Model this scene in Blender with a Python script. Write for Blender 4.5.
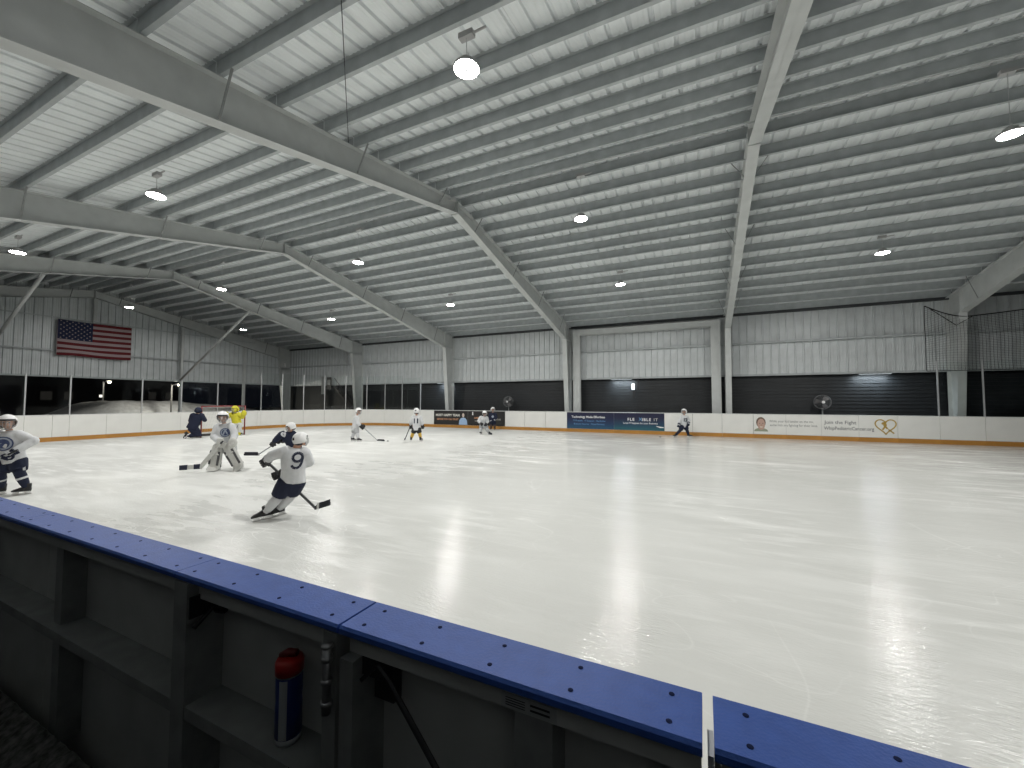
import bpy, bmesh, math, random
from mathutils import Vector, Matrix
from mathutils.bvhtree import BVHTree
random.seed(7)
SC = bpy.context.scene
for o in list(bpy.data.objects): bpy.data.objects.remove(o)
COL = SC.collection
PI = math.pi

# ------------------------------------------------------------------ camera
YAW, PITCH, ROLL, CAM_H, FOCAL = 0.4395, 0.0429, 0.0008, 1.6432, 402.841
cd = bpy.data.cameras.new('camera'); cam = bpy.data.objects.new('camera', cd); COL.objects.link(cam)
cd.sensor_fit = 'HORIZONTAL'; cd.sensor_width = 36.0; cd.lens = FOCAL/1024*36.0
cd.clip_start = 0.05; cd.clip_end = 400
fw = Vector((-math.sin(YAW)*math.cos(PITCH), math.cos(YAW)*math.cos(PITCH), math.sin(PITCH)))
rt = Vector((math.cos(YAW), math.sin(YAW), 0)); up = rt.cross(fw)
rt2 = rt*math.cos(ROLL)+up*math.sin(ROLL); up2 = up*math.cos(ROLL)-rt*math.sin(ROLL)
m = Matrix((rt2, up2, -fw)).transposed().to_4x4(); m.translation = Vector((0, 0, CAM_H))
cam.matrix_world = m
SC.camera = cam

# ------------------------------------------------------------------ night sky, exposure
LAMP_W = 168.0          # each high bay lamp
GLOW = 60.0             # look of the lens
w = bpy.data.worlds.new('night'); SC.world = w; w.use_nodes = True
w.node_tree.nodes['Background'].inputs[0].default_value = (0.010, 0.012, 0.018, 1)
w.node_tree.nodes['Background'].inputs[1].default_value = 0.25
vs = SC.view_settings; vs.view_transform = 'Standard'; vs.look = 'None'; vs.exposure = 0.0; vs.gamma = 1.0
vs.use_curve_mapping = False
SC.cycles.use_denoising = True
SC.cycles.max_bounces = 8; SC.cycles.diffuse_bounces = 5; SC.cycles.caustics_reflective = False; SC.cycles.caustics_refractive = False

# ------------------------------------------------------------------ materials
MATS = {}
def mat(name, col, rough=0.6, metal=0.0, var=0.0, vscale=8.0, bump=0.0, bscale=60.0, emit=None, spec=0.5):
    if name in MATS: return MATS[name]
    M = bpy.data.materials.new(name); M.use_nodes = True; nt = M.node_tree
    b = nt.nodes['Principled BSDF']
    b.inputs['Base Color'].default_value = (*col, 1); b.inputs['Roughness'].default_value = rough
    b.inputs['Metallic'].default_value = metal; b.inputs['Specular IOR Level'].default_value = spec
    tc = nt.nodes.new('ShaderNodeTexCoord')
    if var:
        n = nt.nodes.new('ShaderNodeTexNoise'); n.inputs['Scale'].default_value = vscale; n.inputs['Detail'].default_value = 4
        nt.links.new(tc.outputs['Object'], n.inputs['Vector'])
        r = nt.nodes.new('ShaderNodeMapRange'); r.inputs['From Min'].default_value = .3; r.inputs['From Max'].default_value = .7
        r.inputs['To Min'].default_value = 1-var; r.inputs['To Max'].default_value = 1+var
        nt.links.new(n.outputs['Fac'], r.inputs['Value'])
        mx = nt.nodes.new('ShaderNodeVectorMath'); mx.operation = 'SCALE'; mx.inputs[0].default_value = col
        nt.links.new(r.outputs['Result'], mx.inputs['Scale']); nt.links.new(mx.outputs['Vector'], b.inputs['Base Color'])
    if bump:
        n = nt.nodes.new('ShaderNodeTexNoise'); n.inputs['Scale'].default_value = bscale; n.inputs['Detail'].default_value = 3
        nt.links.new(tc.outputs['Object'], n.inputs['Vector'])
        bp = nt.nodes.new('ShaderNodeBump'); bp.inputs['Strength'].default_value = bump; bp.inputs['Distance'].default_value = .01
        nt.links.new(n.outputs['Fac'], bp.inputs['Height']); nt.links.new(bp.outputs['Normal'], b.inputs['Normal'])
    if emit:
        b.inputs['Emission Color'].default_value = (*col, 1); b.inputs['Emission Strength'].default_value = emit
    MATS[name] = M; return M

def ice_material():
    M = bpy.data.materials.new('skated_ice'); M.use_nodes = True; nt = M.node_tree; L = nt.links.new
    b = nt.nodes['Principled BSDF']; b.inputs['IOR'].default_value = 1.31
    tc = nt.nodes.new('ShaderNodeTexCoord')
    def noise(scale, detail, sx=1, sy=1, rot=0.0, dist=0.0):
        mp = nt.nodes.new('ShaderNodeMapping'); mp.inputs['Scale'].default_value = (sx, sy, 1); mp.inputs['Rotation'].default_value = (0, 0, rot)
        L(tc.outputs['Object'], mp.inputs['Vector'])
        n = nt.nodes.new('ShaderNodeTexNoise'); n.inputs['Scale'].default_value = scale; n.inputs['Detail'].default_value = detail
        n.inputs['Distortion'].default_value = dist
        L(mp.outputs['Vector'], n.inputs['Vector']); return n.outputs['Fac']
    def rng(v, a, c, d, e):
        r = nt.nodes.new('ShaderNodeMapRange'); r.inputs['From Min'].default_value = a; r.inputs['From Max'].default_value = c
        r.inputs['To Min'].default_value = d; r.inputs['To Max'].default_value = e; L(v, r.inputs['Value']); return r.outputs['Result']
    def op(o, a, c=None):
        q = nt.nodes.new('ShaderNodeMath'); q.operation = o
        for i, v in enumerate((a, c)):
            if v is None: continue
            if isinstance(v, (int, float)): q.inputs[i].default_value = v
            else: L(v, q.inputs[i])
        return q.outputs[0]
    def cut(fac, wd):                                   # thin blade marks: where a smooth noise crosses its middle
        return rng(op('ABSOLUTE', op('SUBTRACT', fac, .5)), 0, wd, 1, 0)
    cuts = op('MAXIMUM', cut(noise(.55, 1.5, 1, .8, .4, .6), .0022), cut(noise(.8, 1.5, .7, 1.1, 1.3, .5), .003))
    cuts = op('MAXIMUM', cuts, cut(noise(1.7, 1, .5, 1, .9, .4), .005))
    cuts = op('MULTIPLY', cuts, rng(noise(.5, 3), .42, .66, 0, 1))
    snow = op('MAXIMUM', rng(noise(1.3, 9, .45, 1.4, .25, .3), .48, .68, 0, 1), rng(noise(4.2, 9, .28, 1.5, -.5, .6), .50, .70, 0, 1))
    sx = nt.nodes.new('ShaderNodeSeparateXYZ'); L(tc.outputs['Object'], sx.inputs[0])
    worn = rng(op('ADD', sx.outputs[0], op('MULTIPLY', noise(.3, 3), 6)), 0, -7, 0, 1)        # the end where they skate is scraped white
    snow = op('MULTIPLY', snow, op('MINIMUM', op('ADD', rng(noise(.23, 2), .40, .62, .05, .6), op('MULTIPLY', worn, .5)), 1.0))
    white = op('MINIMUM', op('ADD', op('MULTIPLY', cuts, .32), op('MULTIPLY', snow, .8)), 1.0)
    patch = rng(noise(.35, 5, 1, 1), .3, .7, 0, 1)
    ca = nt.nodes.new('ShaderNodeMix'); ca.data_type = 'RGBA'
    ca.inputs['A'].default_value = (.61, .615, .59, 1); ca.inputs['B'].default_value = (.70, .705, .68, 1); L(patch, ca.inputs['Factor'])
    cb = nt.nodes.new('ShaderNodeMix'); cb.data_type = 'RGBA'; cb.inputs['B'].default_value = (.90, .905, .885, 1)
    L(ca.outputs['Result'], cb.inputs['A']); L(op('MULTIPLY', white, .9), cb.inputs['Factor'])
    L(cb.outputs['Result'], b.inputs['Base Color'])
    L(op('ADD', op('MULTIPLY', worn, .26), op('ADD', rng(noise(2.2, 5, .6, 1.5), .3, .7, .06, .12), op('MULTIPLY', white, .35))), b.inputs['Roughness'])
    L(op('MULTIPLY', rng(worn, 0, 1, .24, .05), op('SUBTRACT', 1, op('MULTIPLY', white, .8))), b.inputs['Specular IOR Level'])
    bp = nt.nodes.new('ShaderNodeBump'); bp.inputs['Strength'].default_value = .17; bp.inputs['Distance'].default_value = .02
    h = op('ADD', noise(24, 5, .5, 1.6, .35, .6), op('MULTIPLY', noise(48, 2, .5, 1), .22))
    L(h, bp.inputs['Height']); L(bp.outputs['Normal'], b.inputs['Normal'])
    return M

def glass_material():
    M = bpy.data.materials.new('acrylic_glass'); M.use_nodes = True; nt = M.node_tree
    for n in list(nt.nodes): nt.nodes.remove(n)
    o = nt.nodes.new('ShaderNodeOutputMaterial'); mx = nt.nodes.new('ShaderNodeMixShader')
    t = nt.nodes.new('ShaderNodeBsdfTransparent'); g = nt.nodes.new('ShaderNodeBsdfGlossy'); f = nt.nodes.new('ShaderNodeFresnel')
    t.inputs[0].default_value = (.97, .985, .98, 1); g.inputs['Roughness'].default_value = .03; f.inputs[0].default_value = 1.3
    nt.links.new(f.outputs[0], mx.inputs[0]); nt.links.new(t.outputs[0], mx.inputs[1]); nt.links.new(g.outputs[0], mx.inputs[2])
    nt.links.new(mx.outputs[0], o.inputs[0]); return M

def gradient_print(name, cols, axis='Z', lo=0.0, hi=1.0):
    M = bpy.data.materials.new(name); M.use_nodes = True; nt = M.node_tree; b = nt.nodes['Principled BSDF']
    tc = nt.nodes.new('ShaderNodeTexCoord'); sp = nt.nodes.new('ShaderNodeSeparateXYZ'); nt.links.new(tc.outputs['Object'], sp.inputs[0])
    r = nt.nodes.new('ShaderNodeMapRange'); r.inputs['From Min'].default_value = lo; r.inputs['From Max'].default_value = hi
    nt.links.new(sp.outputs[axis], r.inputs['Value'])
    cr = nt.nodes.new('ShaderNodeValToRGB'); e = cr.color_ramp.elements
    e[0].color = (*cols[0], 1); e[1].color = (*cols[-1], 1)
    for i, c in enumerate(cols[1:-1]):
        q = e.new((i+1)/(len(cols)-1)); q.color = (*c, 1)
    nt.links.new(r.outputs['Result'], cr.inputs[0]); nt.links.new(cr.outputs[0], b.inputs['Base Color'])
    b.inputs['Roughness'].default_value = .35
    return M

ICE = ice_material(); GLASS = glass_material()
STEEL = mat('grey_painted_steel', (.53, .55, .545), .5, 0, .06, 3)
PURLIN = mat('galvanised_purlin', (.44, .47, .48), .5, .05, .10, 4)
ROOF = mat('galvalume_roof_sheet', (.80, .835, .845), .40, .12, .05, 2)
WALLM = mat('galvanised_wall_sheet', (.58, .61, .62), .45, .15, .08, 2)
DARKSTEEL = mat('dark_eave_steel', (.05, .055, .06), .6)
SIDING = mat('charcoal_siding', (.0135, .016, .0185), .5, 0, .2, 3, spec=.35)
BOARD = mat('white_dasher_plastic', (.80, .80, .77), .35, 0, .03, 2)
KICK = mat('yellow_kick_plastic', (.47, .225, .045), .4, 0, .10, 3)
CAPM = mat('blue_cap_plastic', (.034, .092, .36), .5, 0, .08, 25, .15, 160, spec=.3)
POSTM = mat('brushed_aluminium', (.55, .56, .57), .4, .6)
BLACK = mat('black_plastic', (.012, .012, .014), .5)
CHROME = mat('chrome_steel', (.6, .6, .6), .2, 1)
SNOW = mat('dirty_snow', (.55, .56, .58), .9, 0, .18, 3, .6, 6)
ASPHALT = mat('winter_asphalt', (.05, .05, .055), .9, 0, .2, 5)
RUBBER = mat('rubber_floor', (.028, .028, .03), .8, 0, .2, 20, .3, 80)
NAVY = mat('navy_cloth', (.008, .0125, .036), .85, 0, .1, 30)
WHITECLOTH = mat('white_jersey_cloth', (.60, .61, .625), .85, 0, .05, 20)
WHITESHELL = mat('white_helmet_plastic', (.80, .80, .80), .3)
SKIN = mat('skin', (.52, .30, .21), .55)
SKINB = mat('skin_tan', (.42, .24, .16), .55)
YELLOW = mat('yellow_cloth', (.58, .53, .03), .7, 0, .1, 20)
GOLD = mat('gold_sock_cloth', (.62, .40, .07), .85)
PADW = mat('white_leather_pad', (.58, .58, .555), .5, 0, .05, 15)
BROWN = mat('brown_cloth', (.10, .06, .04), .85)
RED = mat('goal_red_paint', (.20, .02, .02), .4)
NETM = mat('white_net_cord', (.6, .6, .58), .8)
NETB = mat('black_net_cord', (.01, .01, .01), .8)
SHAFT = mat('graphite_stick', (.05, .055, .06), .35)
SHAFTG = mat('silver_stick', (.42, .43, .44), .4)
TAPEB = mat('black_stick_tape', (.02, .022, .03), .8)
TAPEW = mat('white_stick_tape', (.7, .7, .68), .8)
GREYP = mat('grey_backing_panel', (.42, .43, .42), .6, 0, .08, 6)
FRAMEM = mat('dull_galvanised_frame', (.26, .27, .27), .55, .3, .15, 12)

# ------------------------------------------------------------------ helpers
def link(o, parent=None):
    COL.objects.link(o)
    if parent is not None: o.parent = parent
    return o
def mobj(name, me, parent=None, loc=None, rotz=0.0):
    o = bpy.data.objects.new(name, me); link(o, parent)
    if loc is not None: o.location = loc
    if rotz: o.rotation_euler = (0, 0, rotz)
    return o
def tome(bm, mats, smooth=False, name='shape'):
    bmesh.ops.recalc_face_normals(bm, faces=bm.faces)
    me = bpy.data.meshes.new(name); bm.to_mesh(me); bm.free()
    for x in (mats if isinstance(mats, (list, tuple)) else [mats]): me.materials.append(x)
    if smooth: me.polygons.foreach_set('use_smooth', [True]*len(me.polygons))
    return me
def obj(name, bm, mats, parent=None, loc=None, rotz=0.0, smooth=False):
    return mobj(name, tome(bm, mats, smooth, name), parent, loc, rotz)
def tag(o, label, cat, group=None, kind=None):
    o['label'] = label; o['category'] = cat
    if group: o['group'] = group
    if kind: o['kind'] = kind
    return o
def thing(name, label, cat, loc=(0, 0, 0), rotz=0.0, group=None):
    o = bpy.data.objects.new(name, None); link(o); o.location = loc; o.rotation_euler = (0, 0, rotz); o.empty_display_size = .1
    return tag(o, label, cat, group)
def struct(name, parentless_mesh=None, loc=(0, 0, 0)):
    o = bpy.data.objects.new(name, parentless_mesh); link(o); o.location = loc; o['kind'] = 'structure'; return o
def B(): return bmesh.new()
def box(bm, x0, x1, y0, y1, z0, z1, mi=0, bev=0.0):
    vs_ = [bm.verts.new((x, y, z)) for x in (x0, x1) for y in (y0, y1) for z in (z0, z1)]
    fs = [bm.faces.new([vs_[i] for i in q]) for q in ((0, 1, 3, 2), (4, 6, 7, 5), (0, 4, 5, 1), (2, 3, 7, 6), (0, 2, 6, 4), (1, 5, 7, 3))]
    for f in fs: f.material_index = mi
    if bev:
        es = list({e for f in fs for e in f.edges})
        bmesh.ops.bevel(bm, geom=es, offset=bev, segments=2, affect='EDGES', profile=.5)
    return fs
def loft(bm, rings, mi=0, cap=True):
    """rings: list of lists of points, same length"""
    vr = [[bm.verts.new(p) for p in r] for r in rings]; n = len(vr[0])
    for a, b in zip(vr, vr[1:]):
        for i in range(n):
            f = bm.faces.new((a[i], a[(i+1) % n], b[(i+1) % n], b[i])); f.material_index = mi
    if cap:
        for r in (vr[0], vr[-1]):
            f = bm.faces.new(r); f.material_index = mi
def ring(c, u, v, seg):
    return [Vector(c)+u*math.cos(2*PI*i/seg)+v*math.sin(2*PI*i/seg) for i in range(seg)]
def tube(bm, pts, rad, seg=8, mi=0, flat=1.0, ref=None):
    pts = [Vector(p) for p in pts]
    if not isinstance(rad, (list, tuple)): rad = [rad]*len(pts)
    rings = []; last = None
    for i, p in enumerate(pts):
        d = (pts[min(i+1, len(pts)-1)]-pts[max(i-1, 0)]).normalized()
        if last is None:
            r0 = Vector(ref) if ref is not None else (Vector((0, 0, 1)) if abs(d.z) < .9 else Vector((1, 0, 0)))
            u = (r0-d*r0.dot(d)).normalized()
        else: u = (last-d*last.dot(d)).normalized()
        last = u; v = d.cross(u)
        rings.append(ring(p, u*rad[i], v*rad[i]*flat, seg))
    loft(bm, rings, mi)
def ball(bm, c, r, seg=10, rings=7, mi=0, sc=(1, 1, 1)):
    mtx = Matrix.Translation(c) @ Matrix.Diagonal((r*sc[0], r*sc[1], r*sc[2], 1))
    g = bmesh.ops.create_uvsphere(bm, u_segments=seg, v_segments=rings, radius=1, matrix=mtx)
    for f in {f for v in g['verts'] for f in v.link_faces}: f.material_index = mi
def bar(bm, a, b, wd, ht, mi=0):
    """rectangular bar from a to b, ht measured towards +z as far as possible"""
    a, b = Vector(a), Vector(b); d = (b-a).normalized(); r0 = Vector((0, 0, 1)) if abs(d.z) < .95 else Vector((0, 1, 0))
    v = (r0-d*r0.dot(d)).normalized(); u = d.cross(v)
    loft(bm, [[p+u*sx*wd/2+v*sy*ht/2 for sx, sy in ((-1, -1), (1, -1), (1, 1), (-1, 1))] for p in (a, b)], mi)
def evaluated(me, mods):
    o = bpy.data.objects.new('tmp', me); COL.objects.link(o)
    for t, kw in mods:
        md = o.modifiers.new('m', t)
        for k_, v_ in kw.items(): setattr(md, k_, v_)
    bpy.context.view_layer.update()
    dg = bpy.context.evaluated_depsgraph_get()
    r = bpy.data.meshes.new_from_object(o.evaluated_get(dg))
    bpy.data.objects.remove(o); return r
def fuse(bm, mats, voxel=.02, it=4, name='body'):
    me = tome(bm, mats, name=name)
    r = evaluated(me, [('REMESH', dict(mode='VOXEL', voxel_size=voxel)), ('SMOOTH', dict(factor=.5, iterations=it))])
    r.materials.clear()
    for x in (mats if isinstance(mats, (list, tuple)) else [mats]): r.materials.append(x)
    r.polygons.foreach_set('use_smooth', [True]*len(r.polygons)); r.name = name
    return r
def text_mesh(s, size, align='CENTER', extrude=0.0, spacing=1.0, bold=0.0):
    c = bpy.data.curves.new('lettering', 'FONT'); c.body = s; c.size = size; c.align_x = align; c.extrude = extrude
    c.space_character = spacing; c.offset = bold; c.resolution_u = 2
    return evaluated(c, [])
def lettering(s, size, material, parent, loc, align='CENTER', spacing=1.0, bold=0.0, name='lettering', sx=1.0):
    """flat printed words on a board facing -Y"""
    me = text_mesh(s, size, align, .0, spacing, bold); me.transform(Matrix.Rotation(PI/2, 4, 'X') @ Matrix.Diagonal((sx, 1, 1, 1)))
    me.materials.clear(); me.materials.append(material)
    o = mobj(name, me, parent, loc); o['kind'] = 'stuff'; return o

# ------------------------------------------------------------------ measures of the hall
RIDGE_Y = 10.36; S = 8.0205; X0 = 1.18
XL, XR = -30.92, X0+2*S+.1
YN, YF = RIDGE_Y-12.06, RIDGE_Y+12.06            # side walls
SLOPE = .166
def zraf(d): return 7.85-SLOPE*d                  # rafter top / purlin bottom
def zroof(d): return 8.125-SLOPE*d                 # underside of the sheets
FRAMES = {k: X0+k*S for k in range(-4, 2)}
ICE_Y0, ICE_Y1, ICE_X0, RC = .905, 21.235, -23.85, 6.0
CXA = ICE_X0+RC

# ------------------------------------------------------------------ floor: ice sheet, ground outside
bm = B(); pts = []
for i in range(17):
    a = PI+PI/2*i/16; pts.append((CXA+RC*math.cos(a), ICE_Y0+RC+RC*math.sin(a)))
pts += [(XR, ICE_Y0), (XR, ICE_Y1)]
for i in range(17):
    a = PI/2+PI/2*i/16; pts.append((CXA+RC*math.cos(a), ICE_Y1-RC+RC*math.sin(a)))
vt = [bm.verts.new((x, y, 0)) for x, y in pts]; vb = [bm.verts.new((x, y, -.05)) for x, y in pts]
bm.faces.new(vt); bm.faces.new(vb)
for i in range(len(vt)): bm.faces.new((vt[i], vt[(i+1) % len(vt)], vb[(i+1) % len(vt)], vb[i]))
struct('floor', tome(bm, ICE))
bm = B(); box(bm, -110, 60, -40, 80, -.4, -.055)
struct('ground', tome(bm, ASPHALT))
bm = B(); box(bm, -20, XR, YN, .752, -.055, .15)
struct('floor.001', tome(bm, RUBBER))

# ------------------------------------------------------------------ ceiling: roof sheets, purlins, ridge cap
RIB = .318; PW = 3*RIB
def rib_profile(n):
    out = []
    for k in range(n):
        for a, h in ((0, 0), (.075, 0), (.085, .005), (.105, .005), (.115, 0), (.165, 0), (.175, .005), (.195, .005), (.205, 0), (.235, 0), (.252, .045), (.288, .045), (.313, 0)):
            out.append((k*RIB+a, h))
    out.append((n*RIB-.002, 0)); return out
ceiling = struct('ceiling')
def roof_panel_mesh(side):
    bm = B(); pr = rib_profile(3)
    rows = [[bm.verts.new((x, side*d, zroof(d)+h)) for x, h in pr] for d in (0.02, 12.25)]
    for i in range(len(pr)-1): bm.faces.new((rows[0][i], rows[0][i+1], rows[1][i+1], rows[1][i]))
    return tome(bm, ROOF)
npan = int((XR-XL)/PW)+1
for side in (-1, 1):
    me = roof_panel_mesh(side)
    for i in range(npan): mobj('roof_panel', me, ceiling, (XL-.15+i*PW, RIDGE_Y, 0))
bm = B(); box(bm, XL-.15, XR, RIDGE_Y-.18, RIDGE_Y+.18, 8.12+.03, 8.13+.03)
obj('ridge_cap', bm, DARKSTEEL, ceiling)
PUR = [.30, 1.02, 1.78, 2.53, 3.28, 4.02, 4.79, 5.80, 6.79, 7.77, 8.78, 9.78, 10.78, 11.72]
def purlin_mesh(side):
    bm = B(); l0, l1, t = .01, S-.01, .004
    lo_ = -.015 if side > 0 else .036; box(bm, l0, l1, -t, t, lo_, .272)                       # web
    box(bm, l0, l1, -.062*(side > 0), .062*(side < 0), lo_, lo_+.006)       # lower flange towards the ridge
    box(bm, l0, l1, -.062*(side < 0), .062*(side > 0), .266, .272)
    e = -.062 if side > 0 else .062
    box(bm, l0, l1, e-t/2, e+t/2, lo_, lo_+.02)                  # lip
    return tome(bm, PURLIN)
bays = sorted(FRAMES.values())+[X0+2*S]
for side in (-1, 1):
    me = purlin_mesh(side)
    for d in PUR:
        for x in bays[:-1]: mobj('purlin', me, ceiling, (x, RIDGE_Y+side*d, zraf(d)))
    bm = B(); y = RIDGE_Y+side*12.0
    box(bm, XL, XR, min(y, y-side*.09), max(y, y-side*.09), 5.80, 6.11)
    obj('eave_strut', bm, DARKSTEEL, ceiling)
def rod(bm, a, b, r, seg=6): tube(bm, [a, b], r, seg)
bm = B(); rod(bm, (FRAMES[-1], 6.2, 7.18), (-4.06, 3.52, 6.74), .007); rod(bm, (-4.06, 3.52, 6.74), (.9, -1.25, 5.97), .007)
obj('brace_rod', bm, DARKSTEEL, ceiling)
bm = B(); rod(bm, (XL+1, RIDGE_Y-.34, 7.77), (XR, RIDGE_Y-.34, 7.77), .018)
obj('conduit', bm, POSTM, ceiling)

# ------------------------------------------------------------------ side walls
def wall_panel_mesh(z0, z1):
    bm = B(); pr = rib_profile(3)
    rows = [[bm.verts.new((x, -h, z)) for x, h in pr] for z in (z0, z1)]
    for i in range(len(pr)-1): bm.faces.new((rows[0][i], rows[0][i+1], rows[1][i+1], rows[1][i]))
    return tome(bm, WALLM)
wme = wall_panel_mesh(2.95, 5.86)
for nm, y, sg in (('wall_far', YF, 1), ('wall_near', YN, -1)):
    wl = struct(nm)
    for i in range(npan):
        o = mobj('wall_panel', wme, wl, (XL-.05+i*PW, y, 0))
    bm = B(); box(bm, XL, XR, min(y, y-sg*.07), max(y, y-sg*.07), 2.86, 2.95); box(bm, XL, XR, min(y, y-sg*.10), max(y, y-sg*.10), 2.86, 2.872)
    obj('sill_trim', bm, PURLIN, wl)
    for i, x in enumerate(bays[:-1]):
        bm = B(); box(bm, x+.14, x+S-.14, y-sg*.20 if sg > 0 else y+.0, y if sg > 0 else y+.20, 4.40, 4.408)
        box(bm, x+.14, x+S-.14, min(y-sg*.20, y-sg*.192), max(y-sg*.20, y-sg*.192), 4.408, 4.47)
        obj('girt', bm, PURLIN, wl)
# the dark lapped siding below the sheets on the far side
bm = B(); n = 20; hgt = 3.05/n
rows = []
for i in range(n):
    for z, yy in ((i*hgt, .0), ((i+1)*hgt-.002, .022)):
        rows.append((bm.verts.new((XL-.3, YF+.10+yy, z)), bm.verts.new((XR, YF+.10+yy, z))))
for a, b in zip(rows, rows[1:]): bm.faces.new((a[0], a[1], b[1], b[0]))
struct('wall_rear', tome(bm, SIDING))

# ------------------------------------------------------------------ gable wall with the flag
wl = struct('wall_left')
XG = XL-.10
pr = rib_profile(3); i = 0; y = YN
while y < YF-.05:
    bm = B(); rows = [[], []]
    for a, h in pr:
        yy = min(y+a, YF); d = abs(yy-RIDGE_Y)
        rows[0].append(bm.verts.new((XG-h, yy, 2.98))); rows[1].append(bm.verts.new((XG-h, yy, zroof(d)-.01)))
    for q in range(len(pr)-1):
        if (rows[0][q].co-rows[0][q+1].co).length > 1e-5: bm.faces.new((rows[0][q], rows[0][q+1], rows[1][q+1], rows[1][q]))
    obj('wall_panel', bm, WALLM, wl); y += PW
for z in (4.35, 6.1):
    yy = 12.0 if z < 5 else min(12.0, (7.6-z)/SLOPE)
    bm = B(); box(bm, XG+.005, XG+.15, RIDGE_Y-yy, RIDGE_Y+yy, z, z+.008); box(bm, XG+.142, XG+.15, RIDGE_Y-yy, RIDGE_Y+yy, z-.06, z)
    obj('girt', bm, PURLIN, wl)
bm = B(); box(bm, XG+.005, XG+.09, YN, YF, 2.91, 2.98); obj('sill_trim', bm, PURLIN, wl)
for yy in (6.2, 10.36, 14.6, 18.6):
    d = abs(yy-RIDGE_Y); bm = B(); ztop = 7.4-.2155*d; zb = 0 if yy != 10.36 else 6.1
    box(bm, XG+.16, XG+.30, yy-.004, yy+.004, zb, ztop); box(bm, XG+.15, XG+.16, yy-.07, yy+.07, zb, ztop); box(bm, XG+.30, XG+.31, yy-.07, yy+.07, zb, ztop)
    obj('gable_column', bm, STEEL, wl)

# ------------------------------------------------------------------ steel portal frames
FWD, TF, TW = .25, .014, .010
def raf_bot(d): return 7.46-.2155*d
KNEE_D, OUT_D = 11.0, 12.02
def plate(bm, quad, x0, x1):
    """quad of (d,z) extruded along x"""
    a = [bm.verts.new((x0, d, z)) for d, z in quad]; b = [bm.verts.new((x1, d, z)) for d, z in quad]
    bm.faces.new(a); bm.faces.new(b)
    for i in range(4): bm.faces.new((a[i], a[(i+1) % 4], b[(i+1) % 4], b[i]))
def rafter_mesh(side):
    bm = B(); s = side
    def q(*pts): return [(s*d, z) for d, z in pts]
    plate(bm, q((.01, zraf(.01)), (OUT_D, zraf(OUT_D)), (KNEE_D, raf_bot(KNEE_D)), (.01, raf_bot(.01))), -TW/2, TW/2)
    plate(bm, q((OUT_D, zraf(OUT_D)), (OUT_D, raf_bot(KNEE_D)), (KNEE_D, raf_bot(KNEE_D)), (KNEE_D, raf_bot(KNEE_D)+.01)), -TW/2, TW/2)
    plate(bm, q((.01, zraf(.01)), (OUT_D, zraf(OUT_D)), (OUT_D, zraf(OUT_D)-TF), (.01, zraf(.01)-TF)), -FWD/2, FWD/2)
    plate(bm, q((.01, raf_bot(.01)), (KNEE_D, raf_bot(KNEE_D)), (KNEE_D, raf_bot(KNEE_D)+TF), (.01, raf_bot(.01)+TF)), -FWD/2, FWD/2)
    return tome(bm, STEEL)
def column_mesh(side):
    bm = B(); s = side; zk = raf_bot(KNEE_D); ib = 11.52
    def q(*pts): return [(s*d, z) for d, z in pts]
    plate(bm, q((KNEE_D, zk), (OUT_D, zk), (OUT_D, -.05), (ib, -.05)), -TW/2, TW/2)
    plate(bm, q((KNEE_D, zk+TF), (KNEE_D+TF, zk+TF), (ib+TF, -.05), (ib, -.05)), -FWD/2, FWD/2)
    plate(bm, q((OUT_D-TF, zraf(OUT_D)-TF), (OUT_D, zraf(OUT_D)-TF), (OUT_D, -.05), (OUT_D-TF, -.05)), -FWD/2, FWD/2)
    plate(bm, q((KNEE_D+TF, zk), (OUT_D-TF, zk-.0), (OUT_D-TF, zk+.014), (KNEE_D+TF, zk+.014)), -FWD/2+.01, FWD/2-.01)
    return tome(bm, STEEL)
def splice_mesh(d):
    bm = B()
    if d == 0: box(bm, -FWD/2-.004, FWD/2+.004, -.018, .018, raf_bot(0)-.035, zraf(0)-.002)
    else:
        z0, z1 = raf_bot(abs(d))-.012, zraf(abs(d))-TF; box(bm, -FWD/2, FWD/2, d-.01, d+.01, z0, z1)
    return tome(bm, STEEL)
RM = {s: rafter_mesh(s) for s in (-1, 1)}; CM = {s: column_mesh(s) for s in (-1, 1)}
SPM = splice_mesh(0); KNM = {}
for s in (-1, 1):
    bm = B(); plate(bm, [(s*(KNEE_D-.03), raf_bot(KNEE_D)), (s*(KNEE_D+.0), raf_bot(KNEE_D)), (s*(KNEE_D-.0), zraf(KNEE_D)-TF), (s*(KNEE_D-.03), zraf(KNEE_D)-TF)], -FWD/2+.02, FWD/2-.02)
    KNM[s] = tome(bm, STEEL)
BRM = {}
for s in (-1, 1):
    for d in (1.02, 4.02, 6.79, 9.78):
        for e in (-1, 1):
            bm = B(); bar(bm, (e*.12, s*d, raf_bot(d)+.02), (e*.42, s*d, zraf(d)+.02), .035, .012); BRM[s, d, e] = tome(bm, FRAMEM)
FLAB = {-4: 'grey steel gable frame standing against the wall that carries the flag',
        -3: 'grey steel portal frame nearest the flag wall, with diagonal pipe braces fixed to it',
        -2: 'grey steel portal frame whose far column stands behind the black advert board',
        -1: 'large grey portal frame crossing the upper left, far column beside the navy advert',
        0: 'pale portal frame seen almost end on, its rafter running up through the picture top',
        1: 'grey steel portal frame at the right edge, its column behind black netting'}
FR_OBJ = {}
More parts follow.
